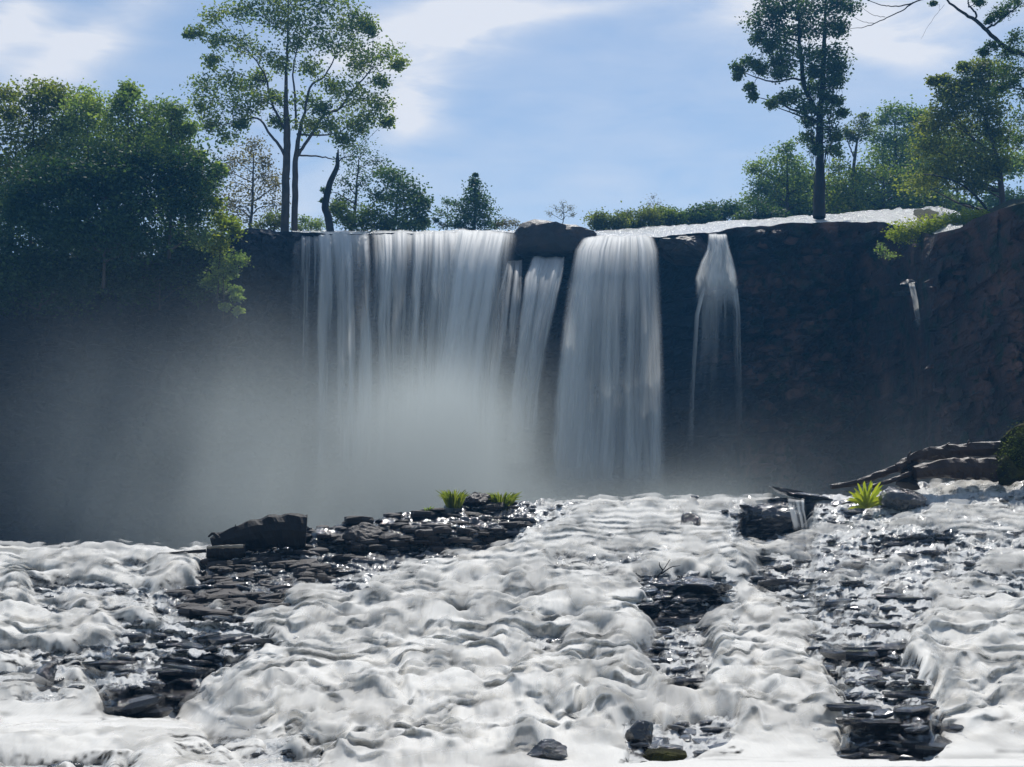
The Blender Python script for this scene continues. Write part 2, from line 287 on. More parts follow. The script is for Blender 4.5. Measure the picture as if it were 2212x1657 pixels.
ROCKS = [ # polygon, strength, feather
    ([(455, 1195), (660, 1130), (900, 1100), (1125, 1085), (1190, 1096), (1150, 1150), (1060, 1190), (830, 1196), (480, 1225)], 1.0, 12),
    ([(420, 1205), (830, 1196), (760, 1245), (640, 1275), (540, 1345), (380, 1345), (330, 1290), (440, 1240)], .78, 30),
    ([(240, 1340), (560, 1330), (590, 1372), (480, 1452), (370, 1548), (245, 1548), (200, 1495), (170, 1460), (130, 1400), (230, 1390)], .70, 34),
    ([(210, 1492), (345, 1475), (350, 1412), (480, 1405), (480, 1450), (372, 1544), (245, 1544)], 1.05, 9),
    ([(60, 1240), (330, 1230), (330, 1330), (130, 1340), (20, 1330)], .50, 40),
    ([(1380, 1240), (1550, 1240), (1578, 1290), (1490, 1352), (1405, 1345), (1405, 1290)], 1.05, 9),
    ([(1385, 1345), (1530, 1345), (1560, 1390), (1500, 1515), (1430, 1512), (1370, 1420)], .66, 30),
    ([(1430, 1472), (1520, 1468), (1500, 1515), (1430, 1512)], .9, 9),
    ([(1590, 1090), (1765, 1080), (1760, 1130), (1640, 1170), (1588, 1155)], 1.05, 7),
    ([(1640, 1070), (2010, 1050), (2000, 1110), (1800, 1135), (1760, 1085)], .85, 14),
    ([(1650, 1175), (1830, 1140), (2110, 1130), (2110, 1200), (2010, 1260), (2040, 1330), (1900, 1400), (1740, 1390), (1700, 1330), (1600, 1240)], .63, 42),
    ([(1750, 1360), (1960, 1370), (1950, 1420), (2010, 1490), (2040, 1600), (2020, 1630), (1830, 1630), (1790, 1520)], .72, 28),
    ([(1805, 1545), (2022, 1535), (2022, 1630), (1835, 1630)], 1.05, 9), ([(1780, 1400), (1960, 1405), (1950, 1438), (1800, 1440)], 1.0, 8),
    ([(1880, 1150), (2070, 1148), (2060, 1175), (1890, 1180)], .95, 8), ([(2000, 1050), (2212, 1045), (2400, 1060), (2212, 1110), (2040, 1110)], .5, 20),
    ([(1960, 1170), (2260, 1140), (2260, 1300), (2060, 1330)], .46, 40), ([(1180, 1190), (1420, 1180), (1400, 1235), (1160, 1245)], .40, 22), ([(1000, 1380), (1220, 1370), (1200, 1410), (1020, 1420)], .40, 16), ([(-80, 1410), (160, 1400), (200, 1510), (-80, 1520)], .44, 24), ([(1350, 1565), (1590, 1545), (1600, 1625), (1350, 1645)], .52, 14), ([(540, 1590), (700, 1560), (720, 1640), (560, 1657)], .36, 25),
    ([(-60, 1640), (300, 1635), (300, 1760), (-60, 1760)], .55, 16), ([(330, 1600), (720, 1580), (760, 1660), (500, 1700)], .44, 25), ([(1000, 1100), (1290, 1084), (1400, 1084), (1240, 1120), (1100, 1140)], .5, 14),
    ([(60, 1435), (125, 1435), (125, 1500), (60, 1500)], .5, 10), ([(700, 1200), (1000, 1195), (900, 1250), (640, 1300)], .42, 22),
    ([(2090, 1150), (2230, 1150), (2230, 1170), (2090, 1172)], .5, 10), ([(-100, 1300), (140, 1290), (150, 1320), (-100, 1335)], .5, 10)]
def rock_amount(dx, dy):
    jx = dx + (fbm(dx / 60, dy / 20, 3, 4, .6) - .5) * 105; jy = dy + (fbm(dx / 50, dy / 20, 4, 3) - .5) * 30; r = np.zeros(dx.shape)
    for p, s, f in ROCKS: r = np.maximum(r, s * poly_in(jx, jy, p, f))
    return r
# rock bed
dx, dy, foot, X = terrain(900, 270, False)
k = X[..., 1] / F
n1 = fbm(dx / 26, dy / 9, 2, 4) - .5; n2 = worley(dx / 24, dy / 8, 1); n3 = fbm(dx / 7, dy / 4, 3, 2) - .5
amp = 1 - sst(-45, -8, dy - foot)
h = (n1 * 16 + (n2[2] - .5) * 9 * sst(0, .12, n2[1] - n2[0]) + n3 * 4.5) * amp - 14 * (1 - amp)
Xr = X.copy(); Xr[..., 2] += h * k; Xr[..., 1] -= h * k * .35
# back side going down to the plunge pool
back = []
for j, (dyy, dz) in enumerate([(.5, -.03), (1.5, -.25), (3, -.8), (5, -1.6)]):
    q = Xr[-1].copy(); sc_ = (q[:, 1] + dyy) / q[:, 1]; q[:, 0] *= sc_; q[:, 1] += dyy; q[:, 2] = np.maximum(q[:, 2] + dz, 1.2); back.append(q)
front = []
for ys in (.75, .3): q = Xr[0].copy(); q[:, :2] *= ys; q[:, 2] = -.35; front.append(q)
XR = np.concatenate([np.array(front[::-1]), Xr, np.array(back)])
ra0 = rock_amount(dx, dy); upz = np.gradient(Xr[..., 2], axis=0) / (np.abs(np.gradient(Xr[..., 1], axis=0)) + .004)
fl1 = fbm(dx / 46, dy / 9, 2, 4, .6); fl2 = fbm(dx / 9, dy / 2.6, 4, 3)
glint_film = sst(1.6, .5, upz) * sst(.43, .55, fl1 * .6 + fl2 * .4 + .16 * (1 - ra0)) * sst(1.02, .86, ra0) * (1 - .75 * poly_in(dx, dy, [(440, 1205), (660, 1130), (900, 1100), (1125, 1085), (1130, 1120), (1060, 1190), (700, 1260), (540, 1335), (380, 1340), (340, 1290)], 14))  # white kept to the treads, standing in for glints on thin water
glint_film = np.concatenate([np.zeros((2, dx.shape[1])), glint_film, np.zeros((4, dx.shape[1]))])
bed = mesh_np("riverbed", XR, grid_faces(*XR.shape[:2]), M_BED, attrs={"glint_film": ('POINT', glint_film)}, smooth=True); bed["kind"] = "structure"
try: bed.data.shade_smooth()
except Exception: pass
TDX, TDY, TX = dx, dy, Xr
def on_bed(px, py):
    j = int(np.clip(np.searchsorted(TDX[0], px), 0, TDX.shape[1] - 1)); i = int(np.argmin(np.abs(TDY[:, j] - py))); return TX[i, j]
# water over it
dx, dy, foot, X = terrain(1080, 320, True)
k = X[..., 1] / F; ra = rock_amount(dx, dy)
pat = fbm(dx / 110, dy / 12, 1, 5, .65); pat2 = fbm(dx / 15, dy / 3.2, 3, 3);
th = 1 - ra + (pat - .5) * 1.7 * sst(0, .3, ra) * (1 - .7 * sst(.85, 1, ra)) + (pat2 - .5) * .55 * sst(0.05, .4, ra) * (1 - .7 * sst(.85, 1, ra))
foam = sst(.34, .72, th)
def blur(a, n):
    kz = np.hanning(n + 2)[1:-1]; kz /= kz.sum(); f = lambda v: np.convolve(np.pad(v, n // 2, mode='edge'), kz, 'valid')
    return np.apply_along_axis(f, 0, np.apply_along_axis(f, 1, a))
fb_ = blur(foam, 19)
wx = X[..., 0]; wy = X[..., 1] + 1.2 * X[..., 2]
def domes(x, y, sd, rad=(.55, 1.0)):
    """billows: the highest of many overlapping round domes"""
    ix = np.floor(x).astype(int); iy = np.floor(y).astype(int); A, B, C_, D_ = RT[sd % 6], RT[(sd + 1) % 6], RT[(sd + 2) % 6], RT[(sd + 3) % 6]; best = np.zeros(np.shape(x))
    for i in (-1, 0, 1):
        for j in (-1, 0, 1):
            a = (ix + i) & 255; b = (iy + j) & 255; r = rad[0] + (rad[1] - rad[0]) * C_[a, b]
            d2 = ((ix + i + A[a, b] - x) / r) ** 2 + ((iy + j + B[a, b] - y) / r) ** 2
            best = np.maximum(best, np.sqrt(np.clip(1 - d2, 0, 1)) * r * (.6 + .5 * D_[a, b]))
    return best
wrp = (vn(wx * 1.3, wy * 1.3, 2) - .5) * .5
d1 = domes(wx / .42 + wrp, wy / .56 + wrp, 2); d2 = domes(wx / .20 - wrp, wy / .28 + wrp, 4, (.5, .9)); d3 = domes(wx / .10, wy / .14 + wrp, 1, (.5, .85))
lowf = fbm(wx / 1.3, wy / 1.6, 0, 3)
patch = sst(.35, .65, fbm(wx / 2.1, wy / 2.6, 3, 3))
pool = sst(-6, 10, dy - foot); calm = pool * (1 - .75 * sst(1150, 700, dx) * sst(1570, 1590, dy))
rough = (1 - .985 * calm) * (1 - .1 * pool)
far_f = .35 + .65 * sst(1090, 1330, dy)
hd = (d1 * .22 * (.45 + .75 * patch) + d2 * .085 + d3 * .026)
hd = blur(hd, 5) * .65 + blur(hd, 13) * .35 + (fbm(wx / .06 + .8 * vn(wx / .25, wy / .25, 2), wy / .6, 3, 2) - .5) * .022; toe = .06 + .94 * sst(6, -120, dy - foot); toe = toe + (1 - toe) * sst(1150, 700, dx) * sst(1570, 1590, dy) * pool
h = (hd + (lowf - .5) * .22) * rough * far_f * (0.04 + .96 * fb_ ** 1.4) * toe + .02
lift = -.15 + .13 * sst(.2, .8, fb_)
X[..., 2] += h * .9 + lift; X[..., 1] -= h * .45 * (1 - calm)
Fq = grid_faces(*dx.shape); ff = foam.ravel(); keep = ff[Fq].max(1) > .02
gz = -np.gradient(h, axis=0) / (np.abs(np.gradient(wy, axis=0)) + .01)
# edges stay thin and veil-like
dzr = np.gradient(X[..., 2], axis=0); dyr = np.gradient(X[..., 1], axis=0); steep = dzr / (np.hypot(dzr, dyr) + 1e-6)
strk = fbm(wx / .035 + .6 * vn(wx / .3, wy / .3, 1), wy / .8, 1, 3)
thin_ = sst(.55, .97, steep) * (1 - .6 * pool); veil = foam * (1 - sst(0, -80, dy - foot) * thin_ * (.10 + .42 * sst(.3, .7, strk))) * (1 - .6 * sst(.42, .1, blur(d1, 7)) * sst(.35, .6, fbm(wx / .9, wy / .7, 4, 3)) * (1 - pool))
veil = veil * (1 - .30 * (1 - pool) * sst(.45, .68, fbm(wx / .55 + .5 * vn(wx, wy, 1), wy / 1.3, 5, 4)))
veil = veil * (1 - .38 * calm * sst(.48, .68, fbm(wx / 1.1, wy / .22, 2, 4)))
veil = np.clip(veil - (1 - sst(.0, .9, foam)) * sst(.35, .7, strk) * .5, 0, 1)
back = []; 
Xw = X; used = np.unique(Fq[keep]); remap = np.full(dx.size, -1); remap[used] = np.arange(len(used))
water = mesh_np("water", Xw.reshape(-1, 3)[used], remap[Fq[keep]], M_FOAM, attrs={"foam": ('POINT', veil.ravel()[used])}); water["kind"] = "structure"
# thin outer spray film drifting just above the water
n_ = fbm(wx / .3, wy / .6, 2, 4); sl = (slice(None, None, 2), slice(None, None, 2)); Xs = X.copy(); Xs[..., 2] += .035 + .09 * n_ * rough; Xs[..., 1] -= .05
al = blur(sst(.5, 1, foam), 9) * sst(.42, .62, n_) * rough * .62 * toe; Xs, al = Xs[sl], al[sl]; fs_ = grid_faces(*al.shape); kp = al.ravel()[fs_].max(1) > .03
us = np.unique(fs_[kp]); rm_ = np.full(al.size, -1); rm_[us] = np.arange(len(us))
spray = mesh_np("spray_film", Xs.reshape(-1, 3)[us], rm_[fs_[kp]], M_FOAM, water, attrs={"foam": ('POINT', al.ravel()[us])}); spray["kind"] = "stuff"
# near part of the lower pool and plunge pool behind the ledge
v = np.array([[-14, -6, -.02], [14, -6, -.02], [14, 10.2, -.02], [-14, 10.2, -.02]]); 
pp = mesh_np("pool_water", v, np.array([[0, 1, 2, 3]]), M_FOAM, attrs={"foam": ('POINT', np.ones(4))}); pp["kind"] = "structure"
v = np.array([[-60, 26, 1.7], [60, 26, 1.7], [60, 64, 1.7], [-60, 64, 1.7]])
M_POOL = foam_mat("plunge_pool_water", (.35, .4, .42), None, (1, 1, 1), .1, 2, rough=.2)
pl = mesh_np("plunge_pool", v, np.array([[0, 1, 2, 3]]), M_POOL); pl["kind"] = "structure"
# ------------------------------------------------------------------ stones
def stone_mesh(seed, mat, name="stone"):
    r = np.random.default_rng(seed); n = 8; a = np.arange(n) * 2 * math.pi / n + r.uniform(-.25, .25, n); R = r.uniform(.7, 1.1, n)
    rings = []
    for (zz, s) in ((0, .85), (.5, 1.0), (.85, .93), (1.0, .6)):
        rr = R * s * r.uniform(.93, 1.05, n); rings.append(np.stack([np.cos(a) * rr * .5, np.sin(a) * rr * .5, zz - .5 + r.uniform(-.07, .07, n) + .12 * np.cos(a + seed)], -1))
    V = np.concatenate(rings + [np.array([[0, 0, .52]])]); fs = []
    for i in range(3):
        for j in range(n): fs.append((i * n + j, i * n + (j + 1) % n, (i + 1) * n + (j + 1) % n, (i + 1) * n + j))
    for j in range(0, n, 2): fs.append((3 * n + j, 3 * n + (j + 1) % n, 3 * n + (j + 2) % n, 4 * n))
    return V, np.array(fs)
SP = [stone_mesh(i, None) for i in range(14)]
protoD = []; protoW = []
for i, (V, Fc) in enumerate(SP):
    for lst, mt in ((protoD, M_DRY), (protoW, M_WET)):
        me = bpy.data.meshes.new("stone"); me.from_pydata(V.tolist(), [], Fc.tolist()); me.materials.append(mt); lst.append(me)
def put_stone(px, py, w, dep, hgt, lst, parent, tilt=.12, lift=.15):
    p = on_bed(px, py); k_ = p[1] / F
    o = bpy.data.objects.new("stone", lst[rng.integers(len(lst))]); SC.collection.objects.link(o); o.parent = parent
    o.location = (p[0], p[1] + dep * k_ * .2, p[2] + hgt * k_ * lift); o.scale = (w * k_, dep * k_, hgt * k_)
    o.rotation_euler = (rng.normal(0, tilt) , rng.normal(0, tilt), rng.uniform(-.5, .5)); return o
ra_t = rock_amount(TDX, TDY); cnt = 0
DRY = [[(660, 1135), (900, 1104), (1125, 1090), (1130, 1110), (1060, 1180), (830, 1190), (560, 1215), (480, 1210)], [(440, 1215), (800, 1200), (700, 1250), (560, 1335), (400, 1335), (340, 1290)]]
dmask = np.maximum(poly_in(TDX, TDY, DRY[0], 6), poly_in(TDX, TDY, DRY[1], 10) * .9)
tries = 0
while cnt < 200 and tries < 9000:
    tries += 1; px = rng.uniform(330, 1150); py = rng.uniform(1088, 1345)
    j = np.searchsorted(TDX[0], px); i = int(np.argmin(np.abs(TDY[:, j] - py)))
    if rng.random() > dmask[i, j] or TDY[-1, j] > py + 2: continue
    s = rng.uniform(.7, 1.5) * (1.15 if py > 1200 else .95)
    put_stone(px, py, 46 * s * rng.uniform(.7, 1.4), 66 * s, rng.uniform(7, 13) * s, protoD, bed, .07); cnt += 1
cw = 0; tries = 0
while cw < 80 and tries < 20000:
    tries += 1; px = rng.uniform(130, 2212); py = rng.uniform(1085, 1640)
    j = np.searchsorted(TDX[0], px); i = int(np.argmin(np.abs(TDY[:, j] - py)))
    if ra_t[i, j] < .5 or dmask[i, j] > .3 or rng.random() > ra_t[i, j] or TDY[-1, j] > py + 2: continue
    s = rng.uniform(.7, 1.5) * (1 + min(py - 1150, 330) / 700) * (.6 if py > 1560 and px < 1650 else 1)
    put_stone(px, py, 74 * s, 62 * s, rng.uniform(8, 13) * s, protoW, bed, .07, .05); cw += 1
# smaller flakes of slate, past counting
G = Geo(); tries = 0; c2 = 0
while c2 < 700 and tries < 90000:
    tries += 1; px = rng.uniform(-60, 2300); py = rng.uniform(1075, 1660)
    j = min(np.searchsorted(TDX[0], px), TDX.shape[1] - 1)
    if TDY[-1, j] > py + 1: continue
    i = int(np.argmin(np.abs(TDY[:, j] - py)))
    if rng.random() > max(ra_t[i, j] - .2, 0) * 1.3: continue
    p = TX[i, j]; k_ = p[1] / F; s = rng.uniform(.4, 1.3) * (.7 + (py - 1080) / 560); V, Fc = SP[rng.integers(14)]
    a = rng.normal(0, .35); tz = rng.normal(0, .10, 2)
    Vn = V * np.array([30 * s * k_, 30 * s * k_, 6 * s * k_]); Vn = np.stack([Vn[:, 0] * math.cos(a) - Vn[:, 1] * math.sin(a), Vn[:, 0] * math.sin(a) + Vn[:, 1] * math.cos(a), Vn[:, 2] + Vn[:, 0] * tz[0] + Vn[:, 1] * tz[1]], -1)
    G.add(Vn + p + [0, 0, 1.5 * k_], Fc[:]); c2 += 1
fl = G.make("slate_flakes", M_WET, bed, smooth=False); fl["kind"] = "stuff"
# ------------------------------------------------------------------ boulders
def ico(sub):
    import bmesh
    b = bmesh.new(); bmesh.ops.create_icosphere(b, subdivisions=sub, radius=1); V = np.array([v.co[:] for v in b.verts]); Fc = np.array([[v.index for v in f.verts] for f in b.faces]); b.free(); return V, Fc
ICO = ico(4); ICO3 = ico(3)
def rock_shape(seed, size, cuts=14, rough=.12, base=ICO):
    r = np.random.default_rng(seed); V = base[0].copy()
    for _ in range(cuts):
        n = r.normal(size=3); n /= np.linalg.norm(n); d = r.uniform(.55, .88); t = V @ n; m = t > d; V[m] -= np.outer(t[m] - d, n)
    V += base[0] * ((fbm(base[0][:, 0] * 3 + seed, base[0][:, 1] * 3 + base[0][:, 2] * 2.3, seed % 5, 4) - .5) * rough * 2)[:, None]
    V += base[0] * ((vn(base[0][:, 0] * 14 + seed, base[0][:, 2] * 18 + base[0][:, 1] * 9, 2) - .5) * rough * .5)[:, None]
    return V * np.asarray(size), base[1]
def boulder(label, px, py, Y, w, h, d, seed, mat=None, group=None, name="boulder", rotz=0, roty=0, cuts=14):
    k_ = Y / F; V, Fc = rock_shape(seed, (w * k_ * .56, d * k_ * .56, h * k_ * .56), cuts); c, s = math.cos(roty), math.sin(roty)
    V = np.stack([V[:, 0] * c + V[:, 2] * s, V[:, 1], -V[:, 0] * s + V[:, 2] * c], -1)
    o = mesh_np(name, V, Fc, mat or M_BOULD, smooth=False); o.location = P(px, py, Y).tolist(); return tag(o, label, "boulder", group)
def yb(px, py): return float(on_bed(px, py)[1])
boulder("big reddish brown boulder on the brink between the two widest falls", 1200, 524, 60.2, 178, 108, 120, 3, roty=-.1)
boulder("small dark rock splitting the falls near their left end", 799, 545, 60.3, 34, 80, 60, 5)
boulder("dark rock lip on the brink between the widest right fall and the narrow stepped fall", 1475, 540, 60.4, 112, 70, 80, 9)
boulder("smooth dark boulder between the two grass tufts on the crest", 1030, 1082, yb(1030, 1098) + .1, 66, 42, 60, 11)
boulder("large dark boulder at the foot of the fern", 1952, 1082, yb(1952, 1100) + .1, 96, 66, 90, 14, M_WET)
boulder("big black overhanging boulder under the slate slabs with a trickle down its face", 1678, 1122, yb(1670, 1140) + .3, 150, 88, 90, 16, M_WET, roty=-.25)
boulder("small round dark rock poking out of white water just below the crest", 1495, 1124, yb(1495, 1135), 44, 42, 50, 18, M_WET)
boulder("small dark rock on the crest line above the white water", 1497, 1076, yb(1497, 1088), 30, 12, 26, 19, M_WET)
boulder("black rock alone in the white water at the very bottom of the cascade", 1182, 1628, yb(1182, 1645), 82, 52, 70, 21, M_WET)
boulder("mossy black rock half under water at the cascade foot", 1385, 1590, yb(1385, 1610), 62, 60, 60, 23, M_WET)
boulder("low moss covered rock in front of another mossy black rock", 1432, 1632, yb(1432, 1640), 90, 40, 60, 24, M_MOSS)
boulder("square dark block showing through the white water on the left", 96, 1468, yb(96, 1490) + .1, 56, 66, 60, 27, M_WET, cuts=24)
boulder("small square black rock alone in the foam on the right slope", 2094, 1218, yb(2094, 1222), 28, 13, 24, 29, M_WET)
boulder("thick dark slate outcrop standing in the middle of the cascade", 1500, 1268, yb(1500, 1290) + .5, 140, 44, 150, 31, M_WET)
boulder("low dark boulder below the brown ledge right of the log", 782, 1160, yb(782, 1180) + .2, 84, 56, 70, 33, M_DRY)
boulder("dark boulder with white water spilling beside it left of the cascade top", 1070, 1152, yb(1070, 1175) + .15, 90, 44, 60, 35, M_WET)
boulder("small wet ledge rock at the top of the thin trickle on the right cliff", 1975, 612, 54.8, 60, 16, 50, 61, M_WET)
boulder("small wet rock beside the middle of the trickle on the right cliff", 1948, 634, 54.8, 36, 12, 40, 62, M_WET)
boulder("wet rounded rock catching the trickle's foot on the right cliff", 1995, 700, 54.4, 56, 26, 50, 63, M_WET)
# slate slabs on the right crest
for i, (lb, px, py, w, h, d, ry) in enumerate([("flat slate slab lowest in the pile over the black overhang", 1700, 1082, 130, 16, 80, .02), ("tilted pointed slate slab lying on top of the pile", 1705, 1064, 96, 18, 60, .22),
        ("long dark slate slab sloping down toward the fern", 1745, 1072, 120, 18, 60, .2), ("small slate slab at the fern's left", 1815, 1090, 70, 24, 60, -.1)]):
    o = boulder(lb, px, py, yb(px, 1092) + .2, w, h, d, 40 + i, M_WET, "slate slabs on the right crest", "slate_slab", roty=ry, cuts=26); o["category"] = "slab"
# moss mound at the right edge
Yr = yb(2190, 1040)
t = thing("mossy_mound", "green and brown moss covered mound at the driftwood's right end", "mound", P(2200, 1040, Yr - .3))
V, Fc = rock_shape(51, (75 * Yr / F, 60 * Yr / F, 70 * Yr / F)); V2, F2 = rock_shape(52, (42 * Yr / F, 40 * Yr / F, 38 * Yr / F)); g = Geo(); g.add(V + P(2228, 985, Yr - .3), Fc); g.add(V2 + P(2178, 1012, Yr - .4), F2); g.make('mound', M_MOSS, t, smooth=False); MND = t
# ------------------------------------------------------------------ leaves
def leaf_quads(C, size, up=.35, asp=.62, r=None):
    r = r or rng; n = len(C); a = r.normal(size=(n, 3)); a[:, 2] *= .6; a /= np.linalg.norm(a, axis=1)[:, None]
    nrm = r.normal(size=(n, 3)); nrm[:, 2] += up * 2; b = np.cross(a, nrm); b /= np.linalg.norm(b, axis=1)[:, None] + 1e-9
    s = (size * r.uniform(.6, 1.3, n))[:, None]
    V = np.stack([C - a * s * .5, C + b * s * asp * .5, C + a * s * .5, C - b * s * asp * .5], 1)
    return V.reshape(-1, 3), np.arange(4 * n).reshape(-1, 4)
def make_tree(name, label, cat, Y, stems, clumps, leaf=5.5, sub=7, m=40, lmat=None, bmat=None, group=None, depth=1.0, flat=.7, branch_parts=False, spread=.55, tone=.5, br=1.0, limb=True):
    k_ = Y / F; root = thing(name, label, cat, P(stems[0][0][0], stems[0][0][1], Y), group); bmat = bmat or M_BARK
    SP_ = []; tg = Geo()
    for st in stems:
        pts = np.array([P(s[0], s[1], Y + (s[3] if len(s) > 3 else 0)) for s in st]); r_ = np.array([s[2] for s in st]) * k_
        n = max(8, 4 * len(st)); q = spline(pts, n); rr = np.interp(np.linspace(0, 1, n), np.linspace(0, 1, len(st)), r_); q[1:-1] += rng.normal(0, .6 * k_, (n - 2, 3)); tg.tube(q, rr, 8)
        dd = np.array([[np.interp(u, np.linspace(0, 1, len(st)), [s[0] for s in st]), np.interp(u, np.linspace(0, 1, len(st)), [s[1] for s in st])] for u in np.linspace(0, 1, n)])
        SP_.append((q, rr, dd))
    tg.make("trunk", bmat, root)
    Q = np.concatenate([s[0] for s in SP_]); RR = np.concatenate([s[1] for s in SP_]); DD = np.concatenate([s[2] for s in SP_])
    LC = []; TN = []; tw = Geo()
    for c in clumps:
        cx, cy_, r_ = c[:3]; r_ = r_ * rng.uniform(.8, 1.3); yo = rng.uniform(-1, 1) * depth * r_ * 1.3 * k_ + (c[3] if len(c) > 3 else 0); ctr = P(cx, cy_, Y + yo)
        if limb:
            dist = np.hypot(DD[:, 0] - cx, DD[:, 1] - cy_); cost = dist + np.where(DD[:, 1] < cy_ + .35 * dist, 3 * (cy_ + .35 * dist - DD[:, 1]), 0)
            i = int(np.argmin(cost)); a = Q[i]; mid = a * .5 + ctr * .5 + np.array([0, 0, .12 * np.linalg.norm(ctr - a)]) * rng.uniform(-.5, 1) + rng.normal(0, 3 * k_, 3)
            bp = spline([a, mid, ctr], 8); bp[1:-1] += rng.normal(0, 1.2 * k_, (6, 3)); r0 = min(RR[i] * .6, (1.0 + dist[i] * .02) * k_) * br
            if branch_parts and dist[i] > 25:
                g = Geo(); g.tube(bp, np.linspace(r0, .45 * k_, 8), 5); g.make("branch", bmat, root)
            else: tw.tube(bp, np.linspace(r0, .45 * k_, 8), 4)
        ct = tone + rng.normal(0, .12)
        for s in range(sub):
            u = rng.normal(size=3); u /= np.linalg.norm(u); u *= rng.uniform(.2, 1) ** .5; sc = ctr + u * r_ * k_ * np.array([.9, depth * .9, flat * .95])
            if limb: tw.tube(spline([ctr, (ctr + sc) / 2 + rng.normal(0, 2 * k_, 3), sc], 4), np.linspace(.5, .3, 4) * k_, 3)
            n = max(3, int(m * 1.25 * rng.uniform(.5, 1.4))); LC.append(sc + rng.normal(size=(n, 3)) * r_ * k_ * spread * np.array([.85, .85, .6]))
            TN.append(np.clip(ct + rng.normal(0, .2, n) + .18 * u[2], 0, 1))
    C = np.concatenate(LC); V, Fc = leaf_quads(C, leaf * 1.15 * k_)
    if tw.n: tw.make("twigs", bmat, root)["kind"] = "stuff"
    o = mesh_np("crown", V, Fc, lmat or L_MID, root, {"tone": ('FACE', np.concatenate(TN))}, smooth=False)
    return root
def Z(lst, ox, oy, s): return [(ox + c[0] * s, oy + c[1] * s) + tuple([c[2] * s] + list(c[3:])) for c in lst]
# tall twin-trunk tree at the left of the falls
zc = [(120, 230, 70), (250, 100, 90), (370, 90, 90), (480, 60, 80), (270, 280, 90), (400, 330, 90), (230, 420, 70), (700, 40, 110), (830, 60, 100), (980, 50, 100), (760, 170, 110), (900, 200, 100), (620, 150, 90), (1130, 200, 100), (1260, 150, 80), (1330, 210, 45), (1200, 110, 90), (1180, 330, 80), (1290, 400, 100), (1420, 390, 90), (1500, 440, 50), (1240, 480, 70), (1390, 560, 50), (800, 300, 80), (1010, 300, 80), (560, 380, 80), (200, 600, 90), (330, 560, 90), (440, 620, 90), (130, 720, 80), (290, 720, 100), (420, 740, 90), (560, 700, 90), (520, 530, 70), (230, 860, 80), (330, 930, 60), (430, 850, 60), (700, 430, 60), (900, 480, 80), (1030, 600, 90), (1160, 640, 90), (1280, 680, 90), (1390, 740, 80), (1440, 840, 45), (1150, 800, 100), (1010, 870, 90), (1200, 900, 80), (1270, 830, 60), (660, 680, 70), (850, 700, 70), (690, 850, 60), (870, 870, 70), (960, 740, 60), (1120, 960, 50), (600, -60, 100), (760, -80, 110), (930, -70, 100), (1080, -10, 80), (60, 240, 30)]
make_tree("tall_tree", "tall twin-trunked tree with an airy crown standing on the brink", "tree", 64,
    [[(615, 505, 10), (617, 400, 9), (619, 344, 8.5), (620, 281, 8), (617, 203, 4.5), (620, 125, 3), (622, 40, 2), (624, -40, 1)],
     [(636, 505, 7.5), (637, 391, 7), (639, 338, 6), (650, 272, 4), (658, 244, 3.2), (670, 188, 2.6), (700, 165, 2), (722, 125, 1.3)],
     [(639, 340, 4), (660, 310, 3.6), (677, 285, 3.4), (702, 247, 3), (733, 235, 2.6), (764, 194, 2.2), (802, 150, 1.4)],
     [(618, 340, 4), (600, 310, 3.2), (583, 290, 2.8), (558, 256, 2.2), (520, 262, 1.6), (480, 270, 1)],
     [(619, 285, 3.4), (600, 250, 3), (586, 219, 2.6), (573, 163, 2.1), (539, 113, 1.3)],
     [(639, 272, 2.8), (637, 200, 2.4), (633, 150, 1.8), (650, 60, 1)],
     [(641, 290, 2.5), (690, 292, 2), (733, 288, 1.1)], [(642, 335, 2.2), (690, 338, 1.7), (720, 343, 1.2), (760, 338, .7)]],
    Z(zc, 388.8, 0, .3128), leaf=6.3, sub=9, m=44, lmat=L_MID, branch_parts=True, spread=.58, tone=.62)
def tr(label, Y, base, top, clumps, lmat, leaf=5, sub=6, m=38, cat="tree", name="broadleaf_tree", r0=4, group="trees on the plateau above the falls", **kw):
    st = kw.pop("stems", None) or [[(base[0], base[1], r0), ((base[0] * 2 + top[0]) / 3 + 2, (base[1] * 2 + top[1]) / 3, r0 * .8), (top[0], top[1], r0 * .3)]]
    return make_tree(name, label, cat, Y, st, clumps, leaf=leaf, sub=sub, m=m, lmat=lmat, group=group, **kw)
tr("hazy brownish sparse tree behind the left of the tall twin-trunked tree", 74, (540, 500), (548, 330), [(500, 350, 28), (540, 345, 32), (575, 380, 28), (510, 395, 32), (560, 420, 32), (592, 440, 22), (520, 445, 30), (548, 312, 20), (482, 440, 20), (565, 350, 22), (490, 370, 16), (600, 400, 18), (540, 475, 25)], L_BROWN, leaf=5.2, m=44, tone=.5, spread=.7)
tr("small yellowish bush at the foot of the tall twin-trunked tree, on its left", 66, (590, 505), (590, 460), [(575, 470, 18), (598, 465, 16), (590, 485, 18), (560, 488, 15), (608, 480, 12)], L_OLIVE, cat="bush", name="bush", r0=2, tone=.6, group="bushes along the brink")
tr("low pale bush between the tall trunks and the dead snag", 66, (670, 505), (668, 480), [(655, 478, 15), (675, 486, 16), (695, 484, 14), (660, 495, 14), (640, 492, 12), (690, 496, 12)], L_PALE, cat="bush", name="bush", r0=1.5, leaf=4, group="bushes along the brink")
sn = thing("dead_snag", "crooked dark dead trunk leaning up at the edge of the falls", "tree trunk", P(714, 500, 63))
g = Geo(); g.tube(spline([P(a, b, 63) for a, b in [(714, 502), (708, 465), (702, 447), (708, 415), (714, 392), (728, 361), (729, 340), (731, 322)]], 26), np.interp(np.linspace(0, 1, 26), [0, .3, .55, .85, 1], [9, 8, 7, 4, 1]) * 63 / F, 8); g.make("trunk", M_BARKD, sn)
